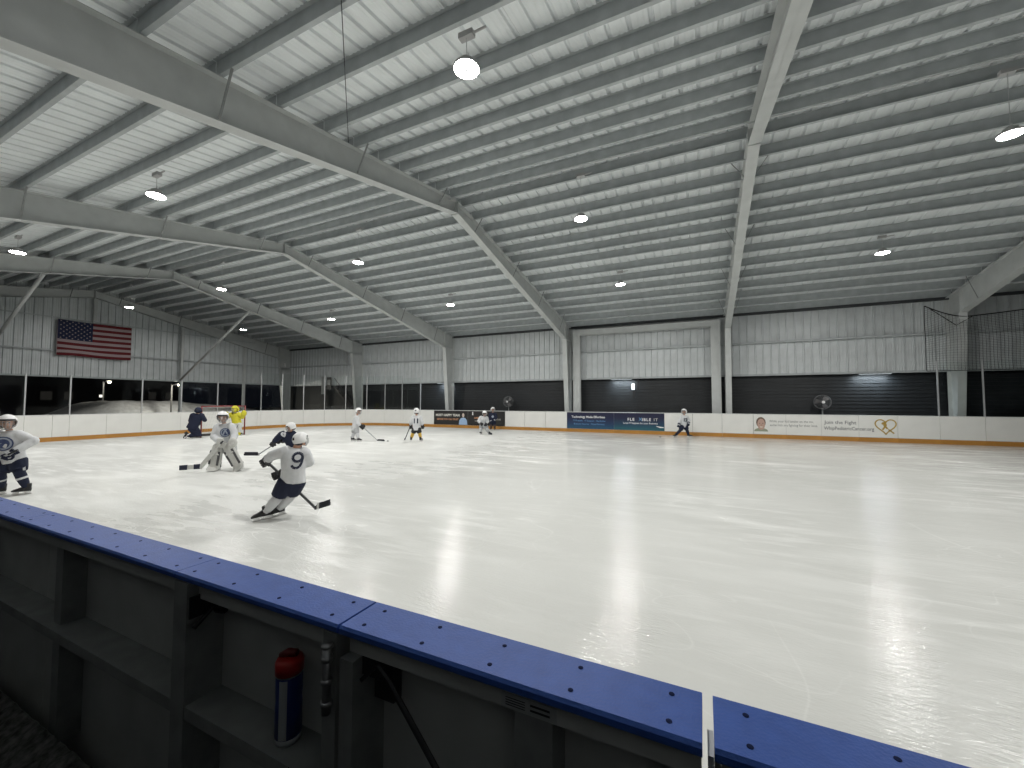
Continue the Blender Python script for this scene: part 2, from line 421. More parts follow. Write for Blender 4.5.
for k, x in FRAMES.items():
    t = FR_OBJ[k] = thing('portal_frame', FLAB[k], 'steel frame', (x, RIDGE_Y, 0), 0, 'steel portal frames of the hall')
    for s in (-1, 1):
        mobj('rafter', RM[s], t); mobj('column', CM[s], t); mobj('knee_plate', KNM[s], t)
        for d in (1.02, 4.02, 6.79, 9.78):
            if k == 0 and s < 0 and d < 5: continue
            for e in ((-1, 1) if k > -4 else (1,)): mobj('flange_brace', BRM[s, d, e], t)
    mobj('splice_plate', SPM, t)
# portal (wind bracing) frame set against the far wall
t = thing('bracing_portal', 'flat grey steel goalpost shaped portal against far wall over the navy advert', 'steel frame', (-2.8, YF-.42, 0))
def ipost(x0, x1, z0, z1, parent, nm='post'):
    bm = B(); box(bm, x0, x1, -.012, 0, z0, z1); box(bm, x0, x1, .20, .212, z0, z1); xm = (x0+x1)/2; box(bm, xm-.006, xm+.006, 0, .20, z0, z1)
    obj(nm, bm, STEEL, parent)
ipost(-3.74, -3.34, -.05, 5.66, t); ipost(3.26, 3.68, -.05, 5.66, t)
bm = B(); box(bm, -3.34, 3.26, -.012, 0, 5.34, 5.68); box(bm, -3.34, 3.26, -.012, .21, 5.66, 5.68); box(bm, -3.34, 3.26, -.05, .21, 5.33, 5.345)
obj('header', bm, STEEL, t)
for ya, lab in ((6.2, ''), (14.0, '')):
    d = abs(ya-RIDGE_Y); a = Vector((FRAMES[-3]-.02, ya, raf_bot(d)-.02)); b = Vector((XG+.36, ya+.5*(ya > 10), 3.0))
    t = FR_OBJ[-3]; o_ = Vector((FRAMES[-3], RIDGE_Y, 0)); b -= o_; a -= o_
    bm = B(); tube(bm, [b, a], .065, 10); pb_ = obj('pipe_brace', bm, STEEL, t, smooth=True)
    bm = B(); box(bm, b.x-.05, b.x+.04, b.y-.07, b.y+.07, b.z-.10, b.z+.10); obj('bracket', bm, STEEL, pb_)

# ------------------------------------------------------------------ high bay lamps
LENS = mat('lit_lamp_lens', (1.0, .97, .90), .3, emit=GLOW)
HOUSING = mat('lamp_housing', (.45, .45, .45), .5)
def lamp_meshes(drop):
    out = {}
    bm = B(); ringz = [(.0, .05), (.075, .06), (.10, .12), (.055, .175), (.03, .178)]
    loft(bm, [ring((0, 0, z), Vector((r, 0, 0)), Vector((0, r, 0)), 20) for r, z in ((.175, .012), (.178, .045), (.11, .062), (.10, .13), (.05, .165), (.02, .18))])
    out['housing'] = tome(bm, HOUSING, True)
    bm = B(); loft(bm, [ring((0, 0, z), Vector((r, 0, 0)), Vector((0, r, 0)), 24) for r, z in ((.172, .018), (.168, .006), (.04, .0))])
    out['lens'] = tome(bm, LENS, True)
    bm = B(); ball(bm, (0, 0, -.004), .018, 8, 6); out['sensor'] = tome(bm, BLACK)
    bm = B(); tube(bm, [(0, 0, .17), (0, 0, .21), (0, 0, drop)], .006, 6); tube(bm, [(0, 0, .18), (.03, 0, .22), (0, 0, .26), (-.03, 0, .22), (0, 0, .18)], .006, 6)
    out['cord'] = tome(bm, POSTM)
    bm = B(); box(bm, -.11, .11, -.05, .05, drop-.02, drop+.06, 0, .006); tube(bm, [(.08, 0, drop+.02), (.30, 0, drop+.03)], .016, 6); out['junction_box'] = tome(bm, HOUSING)
    return out
ROWS = [(4.55, 6.17, .47, 'near row'), (10.34, 6.50, 1.16, 'ridge row'), (16.12, 6.26, .48, 'far row')]
LML = {0: lamp_meshes(.47), 1: lamp_meshes(1.18), 2: lamp_meshes(.50)}
BAYN = {-3.5: 'first bay from the flag wall', -2.5: 'second bay from the flag wall', -1.5: 'third bay from the flag wall', -.5: 'middle bay above the navy advert', .5: 'bay right of the end-on frame', 1.5: 'bay beyond the right edge'}
RLAB = ['round lit lamp of the row nearest the bench, %s', 'round lit lamp on long cord under the ridge, %s', 'round lit lamp of the row nearest the far wall, %s']
ld = bpy.data.lights.new('high_bay_light', 'AREA'); ld.shape = 'DISK'; ld.size = .33; ld.energy = LAMP_W; ld.color = (1.0, .985, .955)
ld2 = ld.copy(); ld2.energy = LAMP_W*.24          # the two lamps by the flag wall, turned down to darken that end
for bi in (-3.5, -2.5, -1.5, -.5, .5):
    for ri, (y, z, drop, rn) in enumerate(ROWS):
        x = X0+bi*S
        if not (bi == -3.5 and ri == 0):
            t = thing('high_bay_lamp', RLAB[ri] % BAYN[bi], 'lamp', (x, y, z), 0, 'high bay lamps under the roof')
            for nm, me in LML[ri].items(): mobj(nm, me, t)
        if bi == -3.5 and ri == 0 or bi > 1: continue
        lo = bpy.data.objects.new('lamp_light', ld2 if bi == -3.5 else ld); COL.objects.link(lo); lo.location = (x, y, z-.03)
# ------------------------------------------------------------------ rink boards: far side, both corners, flag end
BT, KH = 1.06, .18
boards = thing('rink_boards', 'long white rink boards with yellow kick strip along the far side and flag end', 'barrier', (0, ICE_Y1, 0))
cache = {}
def run_profile(L_, R_, prof, mats, smooth=False):
    """extrude a closed (outward, z) profile along a chord of length L_ (R_ = 0) or an arc of radius R_, centred on 0"""
    bm = B(); n = 1 if not R_ else 5; rings = []
    for i in range(n+1):
        s_ = -L_/2+L_*i/n
        if R_:
            a = s_/R_; pt = lambda o: ((R_+o)*math.sin(a), (R_+o)*math.cos(a)-R_)
        else: pt = lambda o: (s_, o)
        rings.append([Vector((*pt(o), z)) for o, z in prof])
    loft(bm, rings); return tome(bm, mats)
PROF = {'panel': [(0, KH-.005), (.03, KH-.005), (.03, BT), (.008, BT), (0, BT-.008)],
        'kick_strip': [(-.012, -.002), (.03, -.002), (.03, KH-.01), (0, KH-.01), (-.012, KH-.022)],
        'cap_rail': [(-.008, BT+.002), (.13, BT+.002), (.13, BT+.018), (.122, BT+.022), (.0, BT+.022), (-.008, BT+.016)]}
PMAT = {'panel': BOARD, 'kick_strip': KICK, 'cap_rail': mat('white_cap_plastic', (.72, .73, .72), .35)}
segs = []                                            # (length, radius, centre point, heading of outward normal)
def arcseg(cx, cy, a0, a1):
    am = math.radians((a0+a1)/2); segs.append((RC*math.radians(abs(a1-a0)), RC, (cx+RC*math.cos(am), cy+RC*math.sin(am)), am))
cyn, cyf = ICE_Y0+RC, ICE_Y1-RC
na = [270, 259, 247.3, 235.6, 223.9, 212.2, 200.5, 187.4, 180]
for a, b in zip(na, na[1:]): arcseg(CXA, cyn, a, b)
ey = [cyn, 7.39, 8.55, 9.78, 11.36, 12.2, 13.06, 14.2, cyf]
for a, b in zip(ey, ey[1:]): segs.append((b-a, 0, (ICE_X0, (a+b)/2), PI))
fa = [180, 177.9, 166.1, 154.3, 142.4, 130.1, 117.05, 105, 92.5, 90]
for a, b in zip(fa, fa[1:]): arcseg(CXA, cyf, a, b)
fx = [CXA, -16.66, -15.49, -14.22, -12.96, -11.69, -10.43, -9.18, -7.92, -6.665, -5.41, -4.13, -2.90, -1.675, -.41, .845, 2.11, 3.345, 4.61, 5.865, 7.10, 8.345, 9.61, 10.86, 12.11, 13.36, 14.61, 15.86, 17.11]
for a, b in zip(fx, fx[1:]): segs.append((b-a, 0, ((a+b)/2, ICE_Y1), PI/2))
for Ls, Rs, (x, y), an in segs:
    for nm in PROF:
        gap = .010 if nm == 'panel' else .004
        key = (nm, round(Ls, 2), Rs)
        if key not in cache: cache[key] = run_profile(Ls-gap, Rs, PROF[nm], PMAT[nm])
        mobj(nm, cache[key], boards, (x, y-ICE_Y1, 0), an-PI/2)
# glass and its posts
def post_mesh(z1):
    bm = B(); box(bm, -.022, .022, .012, .062, BT+.018, z1, 0, .004); return tome(bm, POSTM)
def put_post(x, y, an, z1, me={}):
    if z1 not in me: me[z1] = post_mesh(z1)
    mobj('glass_post', me[z1], boards, (x, y-ICE_Y1, 0), an-PI/2)
def put_glass(x0, y0, x1, y1, an, z1):
    L_ = math.hypot(x1-x0, y1-y0); bm = B(); box(bm, -L_/2+.012, L_/2-.012, .03, .042, BT+.025, z1-.02)
    mobj('glass_pane', tome(bm, GLASS), boards, ((x0+x1)/2, (y0+y1)/2-ICE_Y1, 0), an-PI/2)
def onarc(cy, a): return (CXA+RC*math.cos(math.radians(a)), cy+RC*math.sin(math.radians(a)))
gp = [(*onarc(cyn, a), math.radians(a), 2.72) for a in (235.6, 223.9, 212.2, 200.5, 187.4)]
gp += [(ICE_X0, y, PI, 2.72) for y in (7.39, 9.78, 11.36, 13.06)] + [(*onarc(cyf, a), math.radians(a), 3.35) for a in (177.9, 166.1, 154.3, 142.4, 130.1, 117.05, 105, 92.5)] + [(-16.6, ICE_Y1, PI/2, 3.2)]
for x, y, an, z in gp: put_post(x, y, an, z)
for a, b in zip(gp, gp[1:]): put_glass(a[0], a[1], b[0], b[1], math.atan2(math.sin(a[2])+math.sin(b[2]), math.cos(a[2])+math.cos(b[2])), min(a[3], b[3]))
gr = [8.345, 9.61, 10.86, 12.11, 13.36, 14.61]
for x in gr: put_post(x, ICE_Y1, PI/2, 3.22)
for a, b in zip(gr, gr[1:]): put_glass(a, ICE_Y1, b, ICE_Y1, PI/2, 3.2)

# printed adverts on the boards (each fixed to the boards: parts, their words sub-parts)
INKW = mat('white_ink', (.85, .85, .85), .5); INKG = mat('grey_ink', (.16, .16, .17), .5); INKB = mat('pale_blue_ink', (.16, .36, .62), .5)
INKO = mat('orange_ink', (.62, .30, .16), .5); INKC = mat('cream_ink', (.72, .70, .64), .5); INKGOLD = mat('gold_ink', (.45, .30, .06), .4)
def advert(x0, x1, material, zlo=KH, zhi=BT-.01, label=None):
    bm = B(); box(bm, x0+.004, x1-.004, -.006, -.0008, zlo+.002, zhi)
    o = obj('advert_panel', bm, material, boards, (0, 0, 0)); o['label'] = label; return o
FR = -.0075
navy1 = gradient_print('navy_teal_print', [(.018, .09, .17), (.012, .035, .10), (.010, .014, .05), (.010, .012, .045)], 'Z', .2, 1.05)
navy2 = gradient_print('navy_green_print', [(.02, .12, .15), (.014, .05, .10), (.012, .016, .05), (.011, .012, .045)], 'Z', .2, 1.05)
ad = advert(-6.665, -4.13, navy1, label='navy blue advert with a white heading and pale blue lines')
lettering('Technology Made Effortless', .165, INKW, ad, (-5.50, FR, .76), bold=.003, sx=.98)
lettering('IT Projects   IT Support   Hardware', .12, INKB, ad, (-5.45, FR, .57))
lettering('Business Security   Cloud Services', .12, INKB, ad, (-5.45, FR, .40))
ad = advert(-4.13, -1.675, navy2, label='navy and teal advert reading FLEXIBLE IT')
lettering('FLE', .20, INKW, ad, (-3.45, FR, .66), 'LEFT', 1.25, .004)
lettering('X', .24, INKB, ad, (-2.90, FR, .66), 'LEFT', 1.0, .0)
lettering('IBLE', .20, INKW, ad, (-2.74, FR, .66), 'LEFT', 1.25, .004)
lettering('IT', .20, INKC, ad, (-2.18, FR, .66), 'LEFT', 1.3)
lettering('Local IT Support for your Business', .125, INKW, ad, (-2.83, FR, .50), sx=.95, bold=.001)
bm = B(); tube(bm, [(-2.08, 0, .42), (-1.9, 0, .36), (-1.70, 0, .35)], [.004, .03, .02], 6, 0, .1); obj('swoosh', bm, INKW, ad, (0, FR, 0))
blackad = mat('black_print', (.018, .017, .017), .4)
ad = advert(-15.49, -12.96, blackad, label='black advert with cream and orange lines and a person in a blue shirt')
lettering('MOST HAPPY TEAM', .20, INKC, ad, (-14.45, FR, .71), bold=.008, sx=1.02)
lettering('SERVICE YOU CAN TRUST', .155, INKO, ad, (-14.45, FR, .47), bold=.004, sx=.88)
# printed figure: face and blue shirt, flat print
bm = B()
def flat(bm, pts, mi): bm.faces.new([bm.verts.new((x, 0, z)) for x, z in pts]).material_index = mi
flat(bm, [(-13.62, .20), (-13.00, .20), (-13.03, .46), (-13.14, .60), (-13.30, .64), (-13.46, .60), (-13.58, .46)], 0)
flat(bm, [(-13.30+.085*math.cos(t_*PI/6), .78+.13*math.sin(t_*PI/6)) for t_ in range(12)], 1)
figure = obj('printed_figure', bm, [mat('shirt_ink', (.35, .50, .72), .5), mat('face_ink', (.66, .55, .48), .5)], ad, (0, FR, 0))
bm = B(); flat(bm, [(-13.30+.095*math.cos(t_*PI/8), .83+.10*math.sin(t_*PI/8)) for t_ in range(9)], 0); obj('printed_hair', bm, mat('hair_ink', (.05, .035, .03), .5), ad, (0, FR+.0008, 0))
ad = advert(-12.96, -10.43, blackad, label='black advert with an orange line and a small white mark')
bm = B(); flat(bm, [(-12.66, .80), (-12.58, .80), (-12.60, 1.0), (-12.65, 1.0)], 0); obj('white_mark', bm, INKW, ad, (0, FR, 0))
lettering('OPEN DAILY', .15, INKO, ad, (-12.1, FR, .58), bold=.004); lettering('CALL US NOW', .11, INKC, ad, (-12.1, FR, .42))
lettering('VISIT US', .13, INKC, ad, (-10.95, FR, .52))
# charity board: printed straight on the white panels
ad = advert(2.125, 7.085, BOARD, label='white charity advert with a child portrait and a gold ribbon heart')
lettering('While your kid battles on the ice,', .145, INKG, ad, (2.72, FR, .72), 'LEFT', sx=.82)
lettering('some kids are fighting for their lives.', .145, INKG, ad, (2.74, FR, .55), 'LEFT', sx=.82)
lettering('Join the Fight', .20, INKG, ad, (4.72, FR, .70), 'LEFT', bold=.002)
lettering('WhipPediatricCancer.org', .20, INKG, ad, (4.70, FR, .45), 'LEFT', bold=.002, sx=.80)
for xj in (3.345, 4.61, 5.865):
    bm = B(); box(bm, xj-.004, xj+.004, -.0076, -.006, KH, BT-.01); obj('joint', bm, GREYP, ad)
bm = B()
def strip2(bm, pts, wd, mi=0, dy=0):
    for i, (a, b) in enumerate(zip(pts, pts[1:])):
        a, b = Vector((a[0], 0, a[1])), Vector((b[0], 0, b[1])); n_ = Vector((-(b-a).z, 0, (b-a).x)).normalized()*wd/2
        f = bm.faces.new([bm.verts.new(p+Vector((0, -dy, 0))) for p in (a-n_, b-n_, b+n_, a+n_)]); f.material_index = mi
hp = []
for i in range(33):
    t_ = 2*PI*i/32; hp.append((6.72+.33*math.sin(t_)**3, .66+.022*(13*math.cos(t_)-5*math.cos(2*t_)-2*math.cos(3*t_)-math.cos(4*t_))*.95))
strip2(bm, hp, .045); strip2(bm, [(6.60, .72), (6.66, .80), (6.74, .70), (6.66, .56), (6.62, .50)], .06, 0, .0004); strip2(bm, [(6.74, .84), (6.66, .70), (6.78, .54)], .06, 0, .0008); strip2(bm, [(6.80, .52), (6.98, .36)], .05)
obj('ribbon_heart', bm, INKGOLD, ad, (0, FR, 0))
bm = B()
def ell(cx_, cz_, rx, rz, mi, dy, n_=18, a0=0, a1=2*PI):
    bm.faces.new([bm.verts.new((cx_+rx*math.cos(a0+(a1-a0)*i/n_), -dy, cz_+rz*math.sin(a0+(a1-a0)*i/n_))) for i in range(n_)]).material_index = mi
ell(2.40, .30, .27, .16, 3, 0, 18, 0, PI+.2); ell(2.40, .70, .185, .245, 1, .0003); ell(2.41, .62, .15, .25, 0, .0006)
for ex in (2.35, 2.47): ell(ex, .66, .026, .014, 2, .0009)
ell(2.41, .50, .06, .028, 4, .0009); ell(2.41, .58, .022, .04, 5, .0008)
obj('printed_portrait', bm, [mat('portrait_skin_ink', (.50, .33, .27), .5), mat('portrait_hair_ink', (.16, .11, .08), .5), mat('portrait_eye_ink', (.05, .04, .04), .5), mat('portrait_shirt_ink', (.30, .33, .24), .5), mat('portrait_teeth_ink', (.7, .62, .52), .5), mat('portrait_nose_ink', (.42, .26, .20), .5)], ad, (0, FR, 0))

# ------------------------------------------------------------------ near boards with blue cap, seen from behind
CY0, CY1, CZ = .765, .905, 1.07
def capseg(L_):
    prof = [(CY0, 1.052), (CY0+.004, 1.048), (CY1-.004, 1.048), (CY1, 1.052), (CY1, 1.066), (CY1-.004, CZ), (CY0+.006, CZ), (CY0, 1.064)]
    bm = B(); loft(bm, [[Vector((s_*L_/2, o, z)) for o, z in prof] for s_ in (-1, 1)]); return tome(bm, CAPM)
bm = B(); loft(bm, [ring((0, 0, z), Vector((r, 0, 0)), Vector((0, r, 0)), 10) for r, z in ((.0055, 0), (.0055, .0009), (.003, .0013))]); BOLT = tome(bm, mat('matt_dark_bolt', (.008, .014, .05), .9, spec=.1))
def cap(parent, x0, x1, xoff, pitch=.19):
    c = mobj('cap_rail', capseg(x1-x0-.003), parent, ((x0+x1)/2-xoff, 0, 0)); n = max(2, round((x1-x0)/pitch))
    for i in range(n):
        bx = -(x1-x0)/2+.055+(x1-x0-.11)*i/(n-1)
        for yy in (.797, .871): mobj('bolt', BOLT, c, (bx, yy, CZ))
def fbox(nm, parent, m_, *a, bev=0): 
    bm = B(); box(bm, *a, 0, bev); return obj(nm, bm, m_, parent)
near = thing('bench_boards', 'blue capped rink boards in the lower left, seen from the dark bench side', 'barrier', (-.86, .9, 0))
OX, OY = -.86, .9
def nb(nm, m_, x0, x1, y0, y1, z0, z1, parent=None, ox=OX, bev=0): return fbox(nm, parent or near, m_, x0-ox, x1-ox, y0-OY, y1-OY, z0, z1, bev=bev)
pivot_caps = [(-17.85, -16.2), (-16.2, -14.6), (-14.6, -13.0), (-13.0, -11.4), (-11.4, -9.8), (-9.8, -8.2), (-8.2, -6.4), (-6.4, -4.7), (-4.7, -3.0), (-3.0, -1.61), (-1.61, -.853)]
for a, b in pivot_caps:
    c = mobj('cap_rail', capseg(b-a-.003), near, ((a+b)/2-OX, -OY, 0)); n = max(4, round((b-a)/.19))
    if a > -6.5:
        for i in range(n):
            bx = -(b-a)/2+.055+(b-a-.11)*i/(n-1)
            for yy in (.797, .871): mobj('bolt', BOLT, c, (bx, yy, CZ))
    nb('back_panel', GREYP, a+.002, b-.002, .882, .898, .0, 1.046)
    nb('face_panel', BOARD, a+.002, b-.002, .898, .9045, .20, 1.046); nb('kick_strip', KICK, a+.002, b-.002, .898, .912, -.002, .20)
nb('top_rail', GREYP, -17.85, -.868, .800, .881, .985, 1.046); nb('middle_rail', FRAMEM, -17.85, -.868, .768, .881, .615, .655)
for xp, wd in ((-14, .07), (-12.4, .07), (-10.8, .07), (-9.2, .07), (-7.6, .07), (-6.2, .07), (-4.9, .07), (-3.75, .07), (-2.61, .07), (-1.57, .075)):
    big = abs(xp+1.57) < .01
    nb('post', FRAMEM, xp-wd/2, xp+wd/2, .765 if big else .80, .881, .15, 1.045 if big else .985)
nb('gate_post', FRAMEM, -.905, -.858, .768, .881, .15, 1.046)
# latch rod and knob on the post beside the bottle
bm = B(); tube(bm, [(0, -.09, -.035), (0, 0, .035)], .008, 6); tube(bm, [(.0, -.012, -.0), (.03, -.012, -.0)], [.02, .016], 10)
obj('latch', bm, BLACK, near, (-1.527-OX, .875-OY, .93))
bm = B(); box(bm, -.002, .004, -.105, .0, .03, .10); obj('gusset', bm, BLACK, near, (-1.527-OX, .875-OY, .90))
# hinge pin
bm = B(); tube(bm, [(0, 0, 0), (0, 0, .165)], .011, 10); tube(bm, [(0, 0, .165), (0, 0, .172)], [.016, .012], 10)
for z in (.02, .075, .13): tube(bm, [(0, 0, z), (0, 0, z+.012)], .0145, 10)
obj('hinge', bm, mat('worn_steel', (.30, .30, .31), .38, .8), near, (-.872-OX, .752-OY, .855), smooth=True)
# the gate
gate = thing('boards_gate', 'blue capped rink gate in the bottom middle with a diagonal brace and black latch', 'gate', (-.85, .9, 0))
GX = -.85
def gb(nm, m_, x0, x1, y0, y1, z0, z1, bev=0): return nb(nm, m_, x0, x1, y0, y1, z0, z1, gate, GX, bev)
c = mobj('cap_rail', capseg(.838), gate, (-.847+.419-GX, -OY, 0))
for i in range(5):
    bx = -.365+.73*i/4
    for yy in (.797, .871): mobj('bolt', BOLT, c, (bx, yy, CZ))
gb('back_panel', GREYP, -.845, -.012, .882, .898, .02, 1.046); gb('face_panel', BOARD, -.845, -.012, .898, .9045, .20, 1.046); gb('kick_strip', KICK, -.845, -.012, .898, .912, .01, .20)
gb('top_rail', GREYP, -.845, -.012, .800, .881, .99, 1.046); gb('middle_rail', FRAMEM, -.745, -.012, .80, .881, .615, .655)
gb('stile', FRAMEM, -.845, -.80, .768, .881, .02, .99); gb('stile', FRAMEM, -.37, -.285, .800, .881, .02, .99); gb('stile', FRAMEM, -.06, -.014, .80, .881, .02, .99)
bm = B(); box(bm, -.80, -.742, .80, .875, .945, .99); box(bm, -.80, -.735, .845, .875, .86, .945); bar(bm, (-.795, .795, .935), (-.745, .795, .985), .012, .01)
bmesh.ops.translate(bm, verts=bm.verts, vec=(-GX, -OY, 0)); obj('latch_box', bm, BLACK, gate)
bm = B(); tube(bm, [(-.735, .785, .99), (-.70, .785, .965), (.0-.05, .785, .27)], .007, 6); bmesh.ops.translate(bm, verts=bm.verts, vec=(-GX, -OY, 0)); obj('brace_rod', bm, BLACK, gate)
st = gb('sticker', mat('pale_sticker', (.36, .37, .38), .5), -.40, -.275, .7985, .7997, .992, 1.022)
bm = B()
for k_ in range(4): box(bm, -.39-GX, -.345-GX, -.1022, -.1016, .998+.005*k_, .9995+.005*k_)
box(bm, -.333-GX, -.29-GX, -.1022, -.1016, 1.000, 1.004); box(bm, -.333-GX, -.29-GX, -.1022, -.1016, 1.010, 1.014)
obj('sticker_print', bm, BLACK, st)
# boards right of the gap
right = thing('bench_boards', 'blue capped rink boards at the bottom, right of the narrow gap beside the gate', 'barrier', (.01, .9, 0))
for a, b in ((.008, 1.6), (1.6, 3.2), (3.2, 4.8), (4.8, 6.4), (6.4, 8.0), (8.0, 11), (11, 14), (14, 17.1)):
    c = mobj('cap_rail', capseg(b-a-.003), right, ((a+b)/2-.01, -OY, 0))
    if a < 3:
        for i in range(8):
            bx = -(b-a)/2+.055+(b-a-.11)*i/7
            for yy in (.797, .871): mobj('bolt', BOLT, c, (bx, yy, CZ))
    nb('back_panel', GREYP, a+.002, b-.002, .882, .898, 0, 1.046, right, .01); nb('face_panel', BOARD, a+.002, b-.002, .898, .9045, .20, 1.046, right, .01); nb('kick_strip', KICK, a+.002, b-.002, .898, .912, -.002, .20, right, .01)
nb('end_plate', POSTM, -.001, .0085, .775, .835, .02, 1.05, right, .01)
nb('top_rail', GREYP, .02, 17.1, .80, .881, .985, 1.046, right, .01)
for xp in (.06, 1.2, 2.4, 3.6, 4.8, 6.0): nb('post', FRAMEM, xp-.035, xp+.035, .80, .881, .15, .985, right, .01)
# debris of snow on the bench floor
bm = B(); n = 90
vs_ = [[bm.verts.new((-4.6+3.3*i/n, .42+.335*j/9, .148+(.01+.012*random.random()+.10*(j/9)**2)*(0 < j)*min(1, (n-i)/12))) for j in range(10)] for i in range(n+1)]
for i in range(n):
    for j in range(9): bm.faces.new((vs_[i][j], vs_[i+1][j], vs_[i+1][j+1], vs_[i][j+1]))
o = obj('snow_scrapings', bm, mat('grey_slush', (.055, .055, .052), .9, 0, .95, 30, .8, 70), smooth=True); tag(o, 'grey snow scrapings on the dark bench floor below the boards', 'snow', kind='stuff')
# bottle
BLUEP = mat('blue_bottle_plastic', (.012, .03, .17), .35); REDP = mat('red_bottle_plastic', (.42, .018, .015), .35); CLEARB = mat('pale_bottle_plastic', (.34, .36, .38), .3)
bt = thing('water_bottle', 'blue plastic water bottle with a red cap standing on the boards ledge', 'bottle', (-1.113, .828, .6555))
def lathe(prof, seg=20): 
    bm = B(); loft(bm, [ring((0, 0, z), Vector((r, 0, 0)), Vector((0, r, 0)), seg) for r, z in prof]); return bm
obj('base', lathe([(.030, 0), (.035, .006), (.036, .02)]), CLEARB, bt, smooth=True)
obj('body', lathe([(.036, .02), (.036, .10), (.0345, .12), (.036, .14), (.036, .185), (.034, .192)]), BLUEP, bt, smooth=True)
bm = B(); 
for a in range(-2, 2):
    a0, a1 = math.radians(-62+a*9), math.radians(-62+a*9+9)
    bm.faces.new([bm.verts.new((.0368*math.cos(q), .0368*math.sin(q), z)) for q, z in ((a0, .022), (a1, .022), (a1, .186), (a0, .186))])
obj('stripe', bm, CLEARB, bt)
bm = B(); box(bm, -.0365, -.03, -.012, .0, .12, .14); obj('emblem', bm, mat('bottle_print', (.45, .5, .35), .5), bt)
obj('collar', lathe([(.0365, .190), (.0365, .197)]), CLEARB, bt, smooth=True)
obj('lid', lathe([(.038, .195), (.0385, .225), (.034, .234), (.02, .236)]), REDP, bt, smooth=True)
bm = B(); tube(bm, [(-.028, -.01, .236), (-.005, 0, .246), (.02, .008, .247)], [.008, .012, .010], 8); obj('spout', bm, mat('dark_red_plastic', (.16, .012, .012), .4), bt, smooth=True)
# ------------------------------------------------------------------ goal
GOALX, GY0, GY1, GH = -20.37, 10.50, 12.40, 1.40
goal = thing('hockey_goal', 'red framed hockey goal with white netting at the flag end', 'goal', (GOALX, (GY0+GY1)/2, 0))
hw = (GY1-GY0)/2
bm = B(); tube(bm, [(0, -hw, 0), (0, -hw, GH)], .030, 8); tube(bm, [(0, hw, 0), (0, hw, GH)], .030, 8); tube(bm, [(0, -hw-.03, GH), (0, hw+.03, GH)], .028, 8)
obj('goal_mouth', bm, RED, goal, smooth=True)
bm = B(); base = [(0, -hw, .03), (-.5, -hw-.06, .03), (-.95, -.55, .03), (-1.0, 0, .03), (-.95, .55, .03), (-.5, hw+.06, .03), (0, hw, .03)]
tube(bm, base, .03, 8)
for s_ in (-1, 1): tube(bm, [(0, s_*hw, GH-.03), (-.30, s_*(hw-.02), GH-.05), (-.45, s_*(hw-.05), GH-.20), (-.62, s_*(hw-.0), .55), (-.72, s_*.82, .03)], .022, 8)
tube(bm, [(-.30, -hw+.02, GH-.05), (-.30, hw-.02, GH-.05)], .022, 8)
obj('back_frame', bm, mat('grey_goal_pipe', (.32, .31, .30), .5), goal, smooth=True)
bm = B()
def nt(a, b): tube(bm, [a, b], .0035, 3)
NW = 16
def back(u, v):   # v 0 top .. 1 bottom
    y = -hw+2*hw*u; bul = math.sin(PI*u)
    return Vector((-.30-.45*v-.25*v*bul, y*(1.0), (GH-.05)*(1-v)+.03*v))
for i in range(NW+1):
    for j in range(8):
        nt(back(i/NW, j/8), back(i/NW, (j+1)/8))
        if i < NW: nt(back(i/NW, (j+1)/8), back((i+1)/NW, (j+1)/8))
    nt((0, -hw+2*hw*i/NW, GH), (-.30, -hw+2*hw*i/NW, GH-.05))
for s_ in (0, 1):
    for j in range(9):
        p_ = back(s_, j/8); nt(p_, (0, p_.y, p_.z))
    for q in (.33, .66):
        for j in range(8):
            a, b = back(s_, j/8), back(s_, (j+1)/8); nt((a.x*q, a.y, a.z), (b.x*q, b.y, b.z))
o = obj('netting', bm, NETM, goal); o['kind'] = 'stuff'
bm = B(); box(bm, -.98, -.70, -.8, .8, .0, .10, 0, .02); obj('base_pad', bm, mat('dark_goal_pad', (.05, .045, .04), .7), goal)

# ------------------------------------------------------------------ people
YW = YAW
def V(*a): return Vector(a)
def lerp(a, b, t): return a+(b-a)*t
def place(loc): return Matrix.Translation((*loc, 0)) @ Matrix.Rotation(YW, 4, 'Z')
HEADS = {}
def head_frame(c, yaw, tilt=0.0, roll=0.0):
    return Matrix.Translation(c) @ Matrix.Rotation(yaw, 4, 'Z') @ Matrix.Rotation(roll, 4, 'Y') @ Matrix.Rotation(tilt, 4, 'X')
def helmet_mesh(shell, trim):
    """open-faced shell, face towards -Y, centred on the head"""
    bm = B(); bmesh.ops.create_uvsphere(bm, u_segments=24, v_segments=16, radius=1)
    bmesh.ops.delete(bm, geom=[f for f in bm.faces if (f.calc_center_median().y < -.18 and f.calc_center_median().z < .28) or f.calc_center_median().z < (-.62 if f.calc_center_median().y < .15 else -.86)], context='FACES')
    for v in bm.verts:
        r_ = 1+.03*max(0, v.co.z)
        v.co = Vector((v.co.x*.112, v.co.y*.132*r_, v.co.z*.122+.012))
        if abs(v.co.x) > .085 and v.co.z < .02: v.co.x *= 1.05
    for f in bm.faces:
        c = f.calc_center_median()
        if c.z < -.052 or (c.y < -.07 and c.z < .052): f.material_index = 1
        if abs(c.x) < .022 and c.y > .02 and .02 < c.z < .06: f.material_index = 1
    me = tome(bm, [shell, trim], True); me2 = evaluated(me, [('SOLIDIFY', dict(thickness=.012, offset=1))])
    me2.polygons.foreach_set('use_smooth', [True]*len(me2.polygons)); return me2
